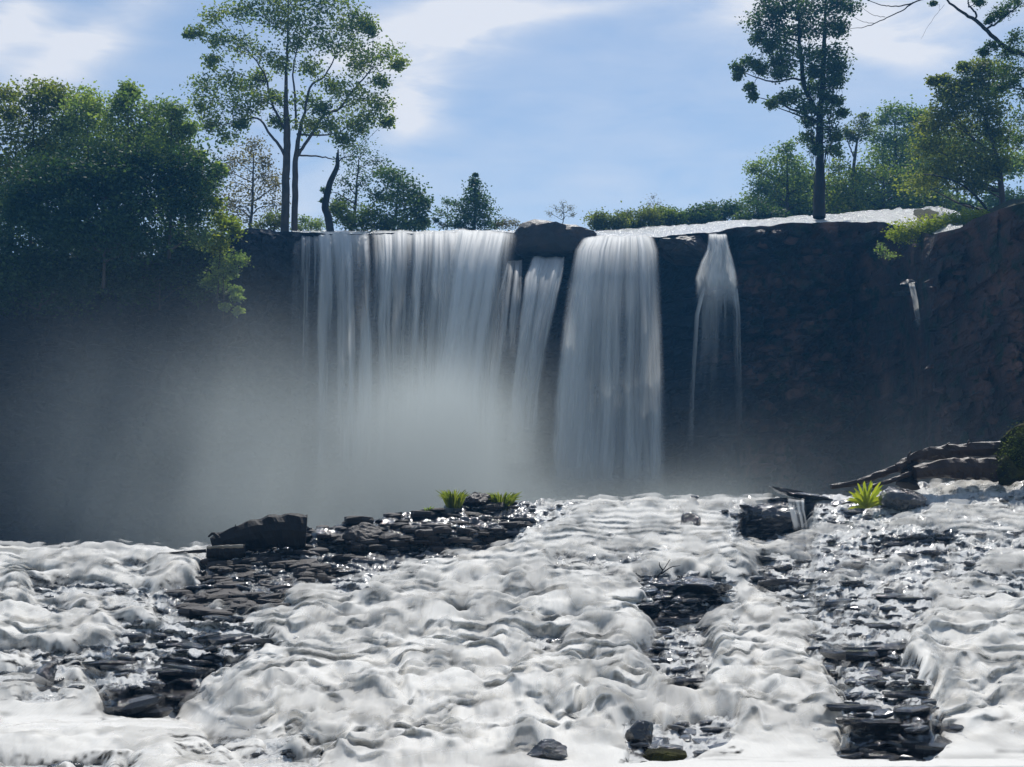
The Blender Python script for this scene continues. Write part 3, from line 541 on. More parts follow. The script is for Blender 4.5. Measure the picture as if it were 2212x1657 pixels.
g = Geo(); g.tube(spline([P(a, b, 63) for a, b in [(729, 352), (738, 343), (746, 338)]], 6), np.linspace(2, .8, 6) * 63 / F, 5); g.make("branch", M_BARKD, sn)
tr("sparse arching tree with drooping sprays right behind the dead snag", 66, (760, 500), (775, 345), [(760, 335, 24), (790, 322, 26), (817, 345, 20), (770, 365, 22), (745, 395, 22), (790, 395, 26), (735, 430, 24), (770, 440, 30), (703, 412, 9), (700, 432, 8), (820, 370, 14)], L_DARK, leaf=5, m=38, tone=.5)
tr("dense dark bushy tree standing on the brink right of the arching tree", 65, (850, 500), (860, 400), [(845, 382, 22), (870, 400, 26), (895, 422, 22), (830, 425, 28), (868, 445, 30), (900, 460, 22), (850, 478, 26), (890, 484, 22), (912, 440, 12), (915, 482, 10)], L_DARK, leaf=6.2, sub=10, m=50, tone=.45, spread=.7)
tr("low dark green bush filling the gap below the arching tree", 64.5, (780, 503), (780, 470), [(745, 475, 24), (775, 480, 24), (805, 484, 22), (735, 455, 18), (810, 460, 20), (830, 490, 14)], L_MID, cat="bush", name="bush", sub=10, leaf=6, m=50, spread=.7, r0=2, tone=.4, group="bushes along the brink")
tr("small dark conical tree alone against the open sky", 70, (1024, 497), (1027, 385), [(1026, 392, 9), (1024, 412, 14), (1034, 422, 15), (1012, 436, 20), (1040, 442, 20), (1002, 458, 20), (1046, 464, 22), (1024, 462, 24), (1014, 482, 26), (1052, 484, 20), (990, 484, 14), (1028, 378, 4)], L_DARK, leaf=5.2, sub=9, m=40, tone=.4, spread=.65)
tr("sparse spindly shrub just left of the small conical tree", 71, (965, 495), (965, 430), [(962, 436, 10), (952, 460, 12), (972, 470, 14), (955, 485, 16), (980, 486, 14), (943, 478, 8), (985, 440, 8)], L_DARK, leaf=4, cat="shrub", name="shrub", r0=1.2, m=24, group="bushes along the brink")
tr("low brownish shrub just right of the small conical tree", 71, (1090, 495), (1090, 478), [(1075, 480, 12), (1092, 478, 12), (1110, 484, 10), (1100, 488, 12), (1070, 488, 12)], L_BROWN, leaf=3.5, cat="shrub", name="shrub", r0=1, m=24, group="bushes along the brink")
tr("faint bare twiggy shrub rising behind the brink boulder", 82, (1215, 490), (1216, 440), [(1200, 450, 10), (1216, 442, 10), (1232, 452, 10), (1190, 462, 8), (1240, 465, 8), (1215, 460, 12)], L_BROWN, leaf=2.6, cat="shrub", name="shrub", r0=1.2, m=16, sub=5, group="bushes along the brink")
tr("thin bare shrub poking above the olive scrub", 84, (1412, 490), (1412, 425), [(1412, 425, 9), (1402, 440, 9), (1422, 442, 9), (1430, 452, 8), (1395, 455, 8)], L_BROWN, leaf=2.4, cat="shrub", name="shrub", r0=.8, m=12, sub=5, group="bushes along the brink")
for i, (lb, x0, x1, yt, yb_, mt) in enumerate([("olive brown scrub bush right next to the brink boulder", 1285, 1345, 468, 498, L_OLIVE), ("olive scrub bush below the thin bare shrub", 1345, 1410, 462, 496, L_OLIVE),
        ("rounded green scrub bush right of the thin bare shrub", 1405, 1478, 458, 492, L_MID), ("dark green bush at the start of the sloping river sheet", 1478, 1540, 448, 486, L_DARK), ("dark bush just left of the big right-hand thicket", 1530, 1600, 448, 484, L_DARK)]):
    cl = [(rng.uniform(x0, x1), rng.uniform(yt, yb_), rng.uniform(9, 15)) for _ in range(15)]
    tr(lb, 70 + i, ((x0 + x1) / 2, yb_ + 8), ((x0 + x1) / 2, yt), cl, mt, leaf=5, cat="bush", name="bush", r0=1.2, m=36, sub=7, spread=.75, group="bushes along the brink", tone=.5)
# tall vine-hung tree on the right
zt = [(560, 50, 70), (640, 60, 80), (500, 150, 70), (620, 150, 90), (720, 60, 90), (800, 60, 90), (900, 60, 90), (1000, 40, 80), (1090, 30, 60), (500, 240, 60), (600, 250, 70), (700, 220, 80), (780, 180, 80), (880, 180, 80), (960, 150, 70), (1020, 190, 50), (660, 320, 70), (560, 300, 40), (450, 400, 60), (380, 440, 50), (520, 440, 60), (620, 400, 70), (700, 420, 70), (800, 350, 80), (900, 330, 90), (990, 340, 80), (1020, 420, 60), (950, 450, 80), (850, 460, 70), (650, 480, 50), (450, 560, 30), (470, 620, 35), (370, 490, 25), (580, 670, 35), (660, 640, 50), (740, 620, 50), (960, 540, 60), (1000, 520, 60), (870, 560, 50), (930, 620, 50), (1000, 640, 50), (790, 700, 50), (960, 720, 60), (1040, 730, 40), (830, 790, 50), (960, 820, 60), (820, 890, 50), (1000, 880, 50), (860, 960, 60), (990, 960, 50), (560, -50, 80), (700, -60, 100), (860, -60, 100), (1000, -50, 80)]
TT = make_tree("vine_hung_tree", "tall slim tree with dense dark crown and vines hanging round its trunk", "tree", 62,
    [Z([(895, 1400, 42), (898, 1200, 36), (900, 1000, 24), (900, 720, 22), (915, 600, 18), (922, 400, 16), (930, 200, 12), (935, 0, 6)], 1468.9, 0, .336), Z([(890, 740, 18), (855, 675, 16), (800, 560, 15), (785, 440, 14), (770, 300, 12), (765, 150, 9), (760, 0, 5)], 1468.9, 0, .336),
     Z([(790, 520, 8), (720, 505, 7), (620, 525, 6), (500, 500, 4), (400, 460, 2)], 1468.9, 0, .336)],
    Z(zt, 1468.9, 0, .336), leaf=6, sub=9, m=48, lmat=L_DARK, branch_parts=True, spread=.5, tone=.42, bmat=M_BARKD)
for i in range(22):
    x = 1468.9 + .336 * rng.uniform(760, 1050); y0 = .336 * rng.uniform(480, 760); y1 = .336 * rng.uniform(900, 1360); g = Geo()
    xe = 1468.9 + .336 * (900 + (rng.uniform(-60, 60))); g.tube(spline([P(x, y0, 61.7), P((x + xe) / 2 + rng.normal(0, 6), (y0 + y1) / 2, 61.5 + rng.uniform(-.4, .4)), P(xe, y1, 61.7)], 10), .55 * 62 / F, 4)
    g.make("vine", M_BARKD, TT)
bgc = lambda l: Z(l, 1468.9, 0, .336)
tr("pale bluish tree left of the vine-hung trunk", 76, bgc([(680, 1400, 0)])[0][:2], bgc([(690, 1000, 0)])[0][:2], bgc([(680, 950, 50), (600, 1040, 60), (480, 1090, 50), (540, 1120, 60), (700, 1040, 70), (640, 1150, 70), (500, 1220, 60), (760, 1100, 60), (450, 1300, 50), (600, 1280, 70), (720, 1230, 70), (790, 1300, 60), (820, 1180, 60), (560, 1200, 50)]), L_PALE, sub=9, m=44, leaf=5.6, spread=.7)
tr("dark rounded bush on the bank left of the vine-hung trunk", 72, bgc([(500, 1440, 0)])[0][:2], bgc([(500, 1300, 0)])[0][:2], bgc([(500, 1330, 60), (450, 1380, 60), (560, 1370, 60), (510, 1400, 60), (620, 1400, 50), (410, 1400, 40)]), L_DARK, sub=10, m=50, cat="bush", name="bush", r0=2, group="bushes along the brink", tone=.35)
tr("thin tree with a small flat-topped crown right of the vine-hung trunk", 74, bgc([(1140, 1370, 0)])[0][:2], bgc([(1120, 900, 0)])[0][:2], bgc([(1150, 790, 60), (1120, 880, 50), (1200, 840, 60), (1060, 860, 40), (1180, 750, 30)]), L_OLIVE, sub=9, m=44, leaf=4.6, tone=.3,
   stems=[bgc([(1150, 1380, 16), (1110, 1200, 12), (1125, 1000, 10), (1150, 850, 4)]), bgc([(1120, 1010, 6), (1090, 940, 4), (1070, 870, 2)])])
tr("pale feathery tree between the thin flat-topped tree and the yellow-green tree", 77, bgc([(1400, 1370, 0)])[0][:2], bgc([(1380, 800, 0)])[0][:2], bgc([(1330, 720, 50), (1440, 720, 50), (1400, 790, 50), (1290, 780, 50), (1500, 760, 40), (1260, 880, 60), (1350, 900, 70), (1450, 880, 70), (1540, 860, 60), (1300, 1000, 80), (1420, 1000, 80), (1520, 1000, 70), (1560, 740, 40)]), L_PALE, sub=9, m=44, leaf=5.6, spread=.75)
tr("mid green undergrowth tree on the far bank below the pale feathery tree", 73, bgc([(1300, 1400, 0)])[0][:2], bgc([(1310, 1150, 0)])[0][:2], bgc([(1250, 1130, 80), (1400, 1130, 80), (1020, 1060, 60), (1000, 1200, 70), (1080, 1250, 60), (1200, 1250, 80), (1330, 1250, 80), (1460, 1230, 80), (1130, 1150, 60), (1540, 1130, 70), (1000, 1330, 60), (1120, 1340, 60), (1240, 1340, 60), (1380, 1330, 60), (1500, 1320, 60), (1600, 1300, 60), (1700, 1290, 60)]), L_MID, sub=9, m=44, tone=.55, leaf=5.6, spread=.8)
for lb_, x0, x1, y0, y1, Yq, mt, nn_ in (("dense green thicket tree behind the vine-hung trunk", 600, 1300, 1130, 1400, 79, L_MID, 34), ("dense green thicket tree behind the yellow-green tree", 1300, 2250, 900, 1400, 79, L_PALE, 46)):
    cl = [(rng.uniform(x0, x1), rng.uniform(y0, y1), rng.uniform(55, 85)) for _ in range(nn_)]
    tr(lb_, Yq, bgc([((x0 + x1) / 2, 1420, 0)])[0][:2], bgc([((x0 + x1) / 2, y0, 0)])[0][:2], bgc(cl), mt, sub=9, m=44, leaf=7, spread=.85, tone=.45)
tr("yellow-green lit tree filling the right bank", 58, bgc([(2070, 1380, 0)])[0][:2], bgc([(1950, 700, 0)])[0][:2], bgc([(1900, 520, 60), (1800, 560, 60), (1720, 600, 50), (1700, 520, 30), (1980, 600, 70), (1880, 650, 80), (1780, 700, 80), (1680, 740, 60), (2000, 720, 80), (1600, 800, 60), (1700, 850, 80), (1850, 820, 80), (2000, 850, 80), (1600, 950, 70), (1750, 980, 80), (1900, 980, 80), (1650, 1080, 60), (1800, 1120, 70), (1950, 1120, 70), (1560, 1180, 60), (1900, 1200, 60), (2050, 1050, 70), (2100, 900, 80), (1640, 520, 25), (1830, 430, 30), (1940, 440, 50), (2050, 480, 60)]), L_OLIVE, sub=12, m=60, leaf=6.5, tone=.68, spread=.85,
   stems=[bgc([(2075, 1380, 22), (2060, 1150, 18), (2020, 950, 14), (1960, 750, 9), (1900, 560, 3)]), bgc([(2040, 1020, 10), (1850, 850, 7), (1720, 680, 3)])])
tr("dark leafy tree at the right edge with a long bare bough reaching over the sky", 48, bgc([(2330, 1300, 0)])[0][:2], bgc([(2300, 300, 0)])[0][:2], bgc([(2150, 240, 50), (2090, 330, 50), (2180, 330, 70), (2110, 430, 60), (2190, 450, 70), (2140, 540, 60), (2210, 600, 70), (2000, 300, 30), (1950, 330, 30), (2210, 750, 70), (2200, 900, 60), (2040, 90, 45), (2110, 60, 50), (2160, 20, 50), (1630, 25, 18), (2060, 560, 40), (1990, 130, 25), (1930, -5, 40)]), L_DARK, sub=9, m=40, leaf=5, tone=.5, group=None, bmat=M_BARKD, name="overhanging_tree",
   stems=[bgc([(2330, 1340, 40), (2320, 900, 32), (2330, 500, 26), (2290, 390, 18), (2200, 345, 17), (2100, 310, 15), (1980, 205, 13), (1900, 130, 12), (1800, 70, 9), (1700, -10, 6), (1640, -60, 3)]),
          bgc([(1960, 190, 8), (2030, 150, 7), (2090, 105, 6), (2200, 20, 4)]), bgc([(1900, 130, 7), (1905, 90, 7), (1870, 50, 6), (1850, 20, 5), (1860, -20, 3)]),
          bgc([(1700, -20, 5), (1560, -5, 5), (1440, 35, 4.5), (1360, 42, 3.5), (1290, 30, 3), (1190, -5, 2)]), bgc([(1500, 15, 5), (1440, 60, 4), (1350, 105, 3.5), (1250, 150, 3), (1180, 175, 2.4), (1060, 185, 1)]),
          bgc([(1320, 110, 2), (1230, 90, 1.5), (1140, 20, 1)]), bgc([(1250, 150, 2), (1180, 140, 1.5), (1100, 100, 1)]), bgc([(1700, 30, 1), (1620, 130, 1), (1550, 250, .6)])], limb=True)
fb = thing("fallen_branch", "bare curved fallen branch arching over the leafy carpet on the right brink", "branch", P(2140, 470, 55))
g = Geo()
for l, r_ in (([(2010, 1410), (1960, 1330), (1880, 1240), (1780, 1170), (1650, 1130), (1560, 1120)], 9), ([(1990, 1385), (1930, 1350), (1850, 1315), (1760, 1300)], 6)):
    pts = [P(*q[:2], 55) for q in bgc([(a, b, 0) for a, b in l])]; g.tube(spline(pts, 20), np.linspace(r_ * .336, .8, 20) * 55 / F * 1.2, 6)
g.make("stem", M_BARKD, fb)
# left bank vegetation, its sunlit tops and shaded depths set by leaf tone
lb = lambda l: Z(l, 0, 0, .4296)
LG = "trees crowding the left bank"
def ltree(label, Y, base, top, cl, mat, **kw):
    kw.setdefault('spread', .72); kw['leaf'] = kw.get('leaf', 5) * 1.35; kw['m'] = int(kw.get('m', 50) * .8)
    return tr(label, Y, lb([(base[0], base[1], 0)])[0][:2], lb([(top[0], top[1], 0)])[0][:2], lb(cl), mat, group=LG, **kw)
ltree("olive topped tree at the far left of the bank", 55, (150, 1300), (170, 560), [(30, 470, 60), (60, 560, 60), (150, 480, 60), (230, 470, 60), (290, 480, 50), (330, 520, 50), (200, 560, 80), (250, 640, 80), (320, 640, 60), (120, 620, 80), (40, 700, 80), (150, 740, 80), (250, 730, 80), (30, 830, 80), (90, 900, 70), (40, 1000, 70), (-80, 560, 80), (-80, 800, 100)], L_OLIVE, sub=10, m=60, leaf=5.5, tone=.6)
ltree("rounded grey-green tree between the far-left tree and the plumed tree", 54, (440, 1300), (440, 560), [(430, 500, 50), (480, 540, 50), (400, 560, 60), (500, 620, 70), (420, 660, 70), (360, 600, 50), (340, 720, 70), (450, 760, 80), (90, 1050, 80), (180, 850, 80), (300, 830, 80)], L_PALE, sub=11, m=60, tone=.6)
ltree("tree with a plume-like top rising above the left thicket", 53, (660, 1300), (640, 520), [(640, 445, 36), (655, 480, 40), (620, 500, 36), (590, 560, 50), (660, 600, 70), (740, 560, 50), (700, 660, 80), (790, 620, 60), (570, 660, 70), (620, 760, 90), (740, 760, 80), (520, 760, 60)], L_PALE, sub=11, m=60, tone=.5)
ltree("feathery tree at the right shoulder of the left thicket", 52, (850, 1300), (860, 600), [(850, 560, 50), (890, 560, 35), (880, 630, 50), (820, 680, 70), (900, 690, 60), (960, 640, 36), (780, 780, 80), (880, 780, 70), (950, 770, 45), (1010, 790, 25), (860, 880, 80), (950, 870, 60), (1000, 930, 45), (1070, 870, 35), (1100, 850, 20), (1000, 1010, 60), (900, 1000, 70), (1040, 940, 40), (970, 1090, 60), (1020, 1180, 60)], L_PALE, sub=11, m=56, tone=.55)
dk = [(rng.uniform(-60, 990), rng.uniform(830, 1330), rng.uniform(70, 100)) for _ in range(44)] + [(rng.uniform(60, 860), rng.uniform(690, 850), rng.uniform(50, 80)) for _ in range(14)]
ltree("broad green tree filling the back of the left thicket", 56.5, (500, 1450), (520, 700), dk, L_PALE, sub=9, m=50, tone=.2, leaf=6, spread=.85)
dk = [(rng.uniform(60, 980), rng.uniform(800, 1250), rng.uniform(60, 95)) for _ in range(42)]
ltree("dense near-black shaded tree in the middle of the left thicket", 50.5, (520, 1450), (520, 850), dk, L_DARK, sub=12, m=58, tone=.02, leaf=6)  # lowest leaf tone puts the thicket's shade into its colour
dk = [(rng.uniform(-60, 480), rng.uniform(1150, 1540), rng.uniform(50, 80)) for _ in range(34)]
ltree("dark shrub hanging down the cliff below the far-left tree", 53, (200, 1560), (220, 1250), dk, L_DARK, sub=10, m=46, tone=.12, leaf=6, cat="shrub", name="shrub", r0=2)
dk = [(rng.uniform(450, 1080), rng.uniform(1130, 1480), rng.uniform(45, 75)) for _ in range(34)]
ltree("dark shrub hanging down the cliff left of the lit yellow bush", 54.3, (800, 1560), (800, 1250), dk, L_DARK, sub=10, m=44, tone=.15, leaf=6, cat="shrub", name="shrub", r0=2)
ltree("bright yellow-green sunlit bush spilling down at the left end of the falls", 52.5, (1090, 1500), (1110, 1060), [(1080, 1030, 34), (1100, 1100, 44), (1150, 1130, 40), (1120, 1190, 45), (1185, 1150, 28), (1090, 1240, 36)], L_YEL, sub=10, m=50, tone=.6, cat="bush", name="bush", r0=2)
ltree("pale trailing bush hanging below the bright yellow-green one", 52.5, (1120, 1620), (1120, 1280), [(1200, 1310, 34), (1130, 1310, 34), (1170, 1370, 28), (1100, 1440, 34), (1180, 1460, 20), (1190, 1500, 18), (1200, 1560, 16), (1100, 1370, 34), (1050, 1420, 30), (1130, 1540, 20)], L_PALE, sub=9, m=36, tone=.5, cat="bush", name="bush", r0=1.5)
# ------------------------------------------------------------------ cliff
CLF = np.array([(-500, 50), (0, 54), (300, 55.5), (520, 57), (640, 59.5), (1100, 60), (1250, 60.6), (1600, 60), (1880, 58.5), (1980, 56), (2040, 50.5), (2212, 46), (2700, 40)])
TOP = np.array([(-500, 556), (400, 552), (470, 512), (520, 494), (640, 500), (700, 506), (1100, 503), (1290, 508), (1420, 512), (1560, 500), (1640, 488), (1750, 482), (1900, 478), (1960, 492), (2030, 505), (2090, 490), (2150, 462), (2212, 440), (2400, 400), (2700, 380)])
nc, nr = 520, 190
dxc = np.linspace(-480, 2690, nc)[None] * np.ones((nr, 1)); tt = np.linspace(0, 1, nr)[:, None]
Yb = np.interp(dxc, CLF[:, 0], CLF[:, 1]); top = np.interp(dxc, TOP[:, 0], TOP[:, 1]) + (fbm(dxc / 30, 0 * dxc, 1, 3) - .5) * 10
zt_ = P(dxc, top, Yb)[..., 2]; zz = .8 + (zt_ - .8) * tt; xx = (dxc - 1106) / F * Yb * 1.005
sx = dxc / 48; 
f1, s1, i1 = worley(sx + .4 * vn(dxc / 40, zz * .9, 1), zz / .62 + .5 * vn(dxc / 60, zz, 2), 3); f2, s2, i2 = worley(sx * 2.2, zz / .3, 1)
dep = (i1 - .5) * 1.3 * sst(0, .10, s1 - f1) + (i2 - .5) * .45 * sst(0, .1, s2 - f2) + (fbm(dxc / 150, zz / 3.5, 2, 3) - .5) * 2.0 + (vn(0 * zz + 3, np.floor(zz / .8 + .6 * fbm(dxc / 120, zz, 1, 2)), 3) - .5) * .7 + (fbm(dxc / 14, zz * 2, 4, 3) - .5) * .4
dep = dep - 1.0 * (1 - tt) ** .7 * 0 - 1.2 * sst(.2, .75, tt) * sst(1., .75, tt) * .6      # slight undercut
def bump_(cx, cy_, rx, ry, a): return a * np.exp(-((dxc - cx) / rx) ** 2 - ((828.5 - (zz - CZ) / Yb * F + F * math.tan(TH) - cy_) / ry) ** 2)
py_ = 828.5 + F * math.tan(TH) - (zz - CZ) / Yb * F
dep = dep * np.where((dxc > 640) & (dxc < 1600), .5, 1.0) + np.where((dxc > 640) & (dxc < 1600), -.9, 0) + bump_(1545, 640, 45, 25, 1.2) * .7 - 2.0 * np.exp(-((dxc - 1900) / 60) ** 2) * sst(500, 560, py_)
Xc = np.stack([xx, Yb - dep * sst(1.0, .97, tt) - .0, zz], -1)
capr = []
for yo in (1.0, 4.0): q = Xc[-1].copy(); q[:, 1] += yo; q[:, 0] *= q[:, 1] / Xc[-1][:, 1]; capr.append(q)
Xc = np.concatenate([Xc, np.array(capr)])
cliff = mesh_np("cliff", Xc, grid_faces(*Xc.shape[:2]), M_CLIFF, smooth=False); cliff["kind"] = "structure"
# separate blocks of rock standing proud of the right cliff
bm_ = []
for i in range(8):
    V, Fc = rock_shape(70 + i, (1, 1, 1), 30, .1, ICO3); me = bpy.data.meshes.new("rock_block"); me.from_pydata((V * .6).tolist(), [], Fc.tolist()); me.materials.append(M_BLOCK); bm_.append(me)
for i in range(120):
    px = rng.uniform(1610, 2212); py = rng.uniform(500, 930); j = int((px + 480) / 3170 * (nc - 1)); i_ = int(np.argmin(np.abs(py_[:, j] - py))); p = Xc[i_, j]
    if 1860 < px < 2040 and py < 800: continue
    o = bpy.data.objects.new("rock_block", bm_[i % 8]); SC.collection.objects.link(o); o.parent = cliff; k_ = p[1] / F
    o.location = (p[0], p[1] + .1, p[2]); o.scale = (rng.uniform(22, 48) * k_, 22 * k_, rng.uniform(12, 26) * k_); o.rotation_euler = (rng.normal(0, .1), rng.normal(0, .12), rng.normal(0, .3))
# river surface above the brink, sloping up behind
fr_ = Xc[nr - 1].copy(); cols = dxc[0]; bk = np.interp(cols, [-500, 400, 520, 1280, 1500, 1700, 1900, 2035, 2075, 2120, 2212, 2700], [548, 545, 500, 500, 484, 470, 455, 447, 462, 465, 425, 370])
rows = []
for t_ in np.linspace(0, 1, 26):
    Yq = np.interp(cols, CLF[:, 0], CLF[:, 1]) + .5 + t_ * 9; dyq = (top[0] + 1) * (1 - t_) + bk * t_ - 1.5 * math.sin(t_ * 3)
    q = P(cols, dyq + ((fbm(cols / 22, Yq * 1.2, 2, 3) - .5) * 5 - (worley(cols / 16, Yq * 1.6, 2)[2] - .5) * 5) * min(1, t_ * 6), Yq); rows.append(q)
rows = np.array(rows); c0, c1 = np.searchsorted(cols, 630), np.searchsorted(cols, 2080)
riv = mesh_np("river", rows[:, c0:c1], grid_faces(26, c1 - c0), M_RIVER); riv["kind"] = "structure"
# plateau ground
pg = []
for yo, dz in ((.6, -.25), (9.6, -.1), (20, -.6), (60, -2), (400, -6)):
    q = fr_.copy(); Yq = np.interp(cols, CLF[:, 0], CLF[:, 1]) + yo; q[:, 0] = (cols - 1106) / F * Yq; q[:, 1] = Yq; q[:, 2] = (rows[-1][:, 2] if yo > 5 else fr_[:, 2]) + dz; pg.append(q)
gr = mesh_np("ground", np.array(pg), grid_faces(len(pg), nc), M_EARTH); gr["kind"] = "structure"
# ------------------------------------------------------------------ the falls
def curtain(label, rowsd, Y0, seed, fwd=4.6, streak=9., dens=1.0, layers=2, group="falls pouring over the cliff", lo=.34, hi=.6, name="waterfall", amp=.45):
    root = thing(name, label, "waterfall", P((rowsd[-1][1] + rowsd[-1][2]) / 2, rowsd[-1][0], Y0 - fwd), group)
    R = np.array(rowsd, float); dys = R[:, 0]; nrw = int(np.clip((dys[-1] - dys[0]) / 4, 30, 150)); w = (R[:, 2] - R[:, 1]).max(); ncl = int(np.clip(w / 1.5, 8, 260))
    q = np.linspace(dys[0], dys[-1], nrw)[:, None]; xl = np.interp(q, dys, R[:, 1]); xr = np.interp(q, dys, R[:, 2]); a = np.interp(q, dys, R[:, 3]); u = np.linspace(0, 1, ncl)[None]
    X0 = xl + (xr - xl) * u; s0 = R[0, 1] + (R[0, 2] - R[0, 1]) * u; f = (q - dys[0]) / (dys[-1] - dys[0])
    for l in range(layers):
        uu = (u * w) / streak; n = fbm(uu + 0 * q + .35 * vn(uu * .5, f * 3, 1), f * 1.4 + l * 7 + 0 * uu, seed + l, 4, .55); nlow = fbm(uu * .25 + 3, f * .8 + 0 * uu, seed + 2, 2)
        s = sst(lo, hi, n * .7 + nlow * .3 + .0)
        ej = .03 + .16 * fbm(f * 5 + 0 * u, u * 2 + 0 * f, seed, 3); ed = sst(0, 1, u / ej) * sst(0, 1, (1 - u) / ej); al = a * (.12 + .88 * s) * ed * dens * (1 if l == 0 else .55)
        al = al * sst(0, .02 if dys[0] < 509 else .10, f) * (1 - sst(.8, 1., f)); topb = np.exp(-f * 14); al = np.clip(al + topb * .75 * a * ed * sst(0, .01, f), 0, 1)
        Yq = Y0 + .9 * np.exp(-f * 60) - (min(2.2, fwd * .48) * (1 - np.exp(-(q - dys[0]) / F * Y0 / 1.2)) + fwd * .52 * np.sqrt(f)) - .25 * l - (n - .5) * amp * 2
        edge_drop = (fbm(s0 / 26, 0 * s0, 2, 3) - .5) * 12 * np.exp(-f * 25)
        V = P(X0, q - 5 * np.exp(-f * 50) * 0 + edge_drop, Yq)
        mesh_np("water_sheet", V, grid_faces(nrw, ncl), M_FALL, root, {"flow": ('POINT', al)})
    return root
curtain("faint thin strand at the left end of the falls", [(502, 632, 694, .6), (560, 630, 696, .5), (800, 626, 692, .32), (950, 622, 692, .12)], 60, 11, layers=1, streak=7, lo=.42, hi=.7)
curtain("bright straight column of water left of the small splitting rock", [(499, 684, 799, 1), (560, 686, 803, 1), (700, 682, 808, .9), (900, 682, 810, .7), (1080, 682, 810, .5)], 60, 2, streak=22, dens=1)
curtain("wide streaked curtain between the small splitting rock and the brink boulder", [(497, 796, 1122, 1), (560, 798, 1116, .95), (700, 792, 1106, .78), (850, 800, 1090, .6), (1100, 790, 1085, .45)], 60, 5, streak=15, dens=.95, lo=.40, hi=.6)
curtain("thick slanting rope of water at the right part of the wide curtain", [(495, 985, 1100, 1), (560, 970, 1085, .95), (700, 948, 1060, .8), (850, 930, 1040, .6), (1100, 915, 1030, .4)], 59.4, 8, streak=24, layers=1, lo=.25)
curtain("narrow slanting fall under the right side of the brink boulder", [(552, 1150, 1222, 1), (600, 1132, 1215, .9), (720, 1115, 1190, .75), (850, 1100, 1165, .5), (1000, 1092, 1155, .2)], 59.6, 14, streak=14, layers=2)
curtain("broad bright fall just right of the brink boulder", [(507, 1262, 1412, 1), (540, 1240, 1424, 1), (620, 1222, 1430, .95), (800, 1200, 1438, .8), (1000, 1185, 1442, .65), (1090, 1180, 1445, .5)], 59.9, 3, streak=26, layers=3, dens=1, lo=.22, hi=.6)
curtain("thin wispy strands between the wide curtain and the slanting fall", [(560, 1095, 1130, .7), (640, 1075, 1128, .6), (800, 1060, 1112, .3)], 59.7, 21, streak=8, layers=1)
curtain("upper plume of the narrow stepped fall on the right", [(505, 1530, 1570, 1), (540, 1526, 1578, 1), (565, 1512, 1586, 1), (600, 1500, 1594, 1), (618, 1501, 1596, .7), (640, 1502, 1597, .3), (672, 1500, 1598, .0)], 59.6, 6, fwd=1.4, streak=22, layers=2, lo=.1, group=None, name="stepped_fall")
curtain("thin veil with two bright edges below the plume of the stepped fall", [(622, 1512, 1592, .5), (700, 1498, 1598, .3), (850, 1490, 1600, .12), (1000, 1486, 1602, .02)], 58.9, 17, fwd=.6, streak=16, layers=1, lo=.4, group=None, name="veil_fall")
curtain("long bright left edge strand of the veil fall", [(620, 1515, 1526, .9), (680, 1500, 1511, .8), (850, 1490, 1501, .45), (1000, 1484, 1497, .1)], 58.7, 19, fwd=.6, streak=10, layers=1, lo=.1, group=None, name="water_strand")
curtain("long bright right edge strand of the veil fall", [(620, 1582, 1594, .9), (680, 1590, 1600, .7), (850, 1592, 1603, .3), (950, 1592, 1603, .1)], 58.7, 20, fwd=.6, streak=10, layers=1, lo=.1, group=None, name="water_strand")
curtain("tiny trickle dropping between dark ledges on the right cliff", [(612, 1962, 1976, .8), (650, 1970, 1984, .5), (690, 1977, 1989, .35), (712, 1978, 1990, .0)], 53.9, 23, fwd=.3, streak=8, layers=1, lo=.1, group=None, name="trickle")
curtain("little trickle spilling over the black overhanging boulder", [(1078, 1700, 1738, .9), (1100, 1704, 1738, .7), (1135, 1712, 1745, .5), (1150, 1712, 1748, .1)], yb(1700, 1140) - 1.1, 25, fwd=.25, streak=6, layers=1, group=None, lo=.3, name="trickle", amp=.03)
# ------------------------------------------------------------------ small plants
def carpet(label, pts, Y, mat, leaf=6, n=4200, name="leafy_carpet", cat="ground plant"):
    root = thing(name, label, cat, P(*pts[0][:2], Y)); C = []; T = []
    for (x, y, rx, ry) in pts:
        m = int(n * rx * ry / sum(p[2] * p[3] for p in pts)); c = P(x + rng.normal(0, .5, m) * rx, y + rng.normal(0, .5, m) * ry, Y + rng.uniform(-.8, .5, m)); C.append(c); T.append(np.clip(rng.normal(.6, .2, m), 0, 1))
    C = np.concatenate(C); V, Fc = leaf_quads(C, leaf * Y / F, up=1.2, asp=.6); o = mesh_np("leaves", V, Fc, mat, root, {"tone": ('FACE', np.concatenate(T))}, smooth=False)
    for i in range(12):
        g = Geo(); j = rng.integers(len(pts)); x, y, rx, ry = pts[j]; g.tube(spline([P(x + rng.normal(0, .3) * rx, y + ry * .9, Y + .2), P(x, y, Y), P(x + rng.normal(0, .5) * rx, y - ry * .3, Y - .3)], 5), .7 * Y / F, 4)
        g.make("stem", M_BARK, root)
    return root
carpet("bright yellow-green leafy plants carpeting the top of the right cliff", [(1955, 502, 34, 20), (1990, 494, 38, 22), (2030, 486, 40, 22), (2070, 478, 38, 20), (2105, 470, 32, 16), (1940, 512, 22, 12), (2130, 466, 20, 10)], 54.2, L_YEL, n=5200, leaf=7)
carpet("small pale-leaved plant clinging to the dark cliff below the leafy carpet", [(1905, 540, 14, 10), (1925, 552, 18, 8), (1900, 530, 8, 6)], 55.5, L_PALE, leaf=5, n=380, name="cliff_plant")
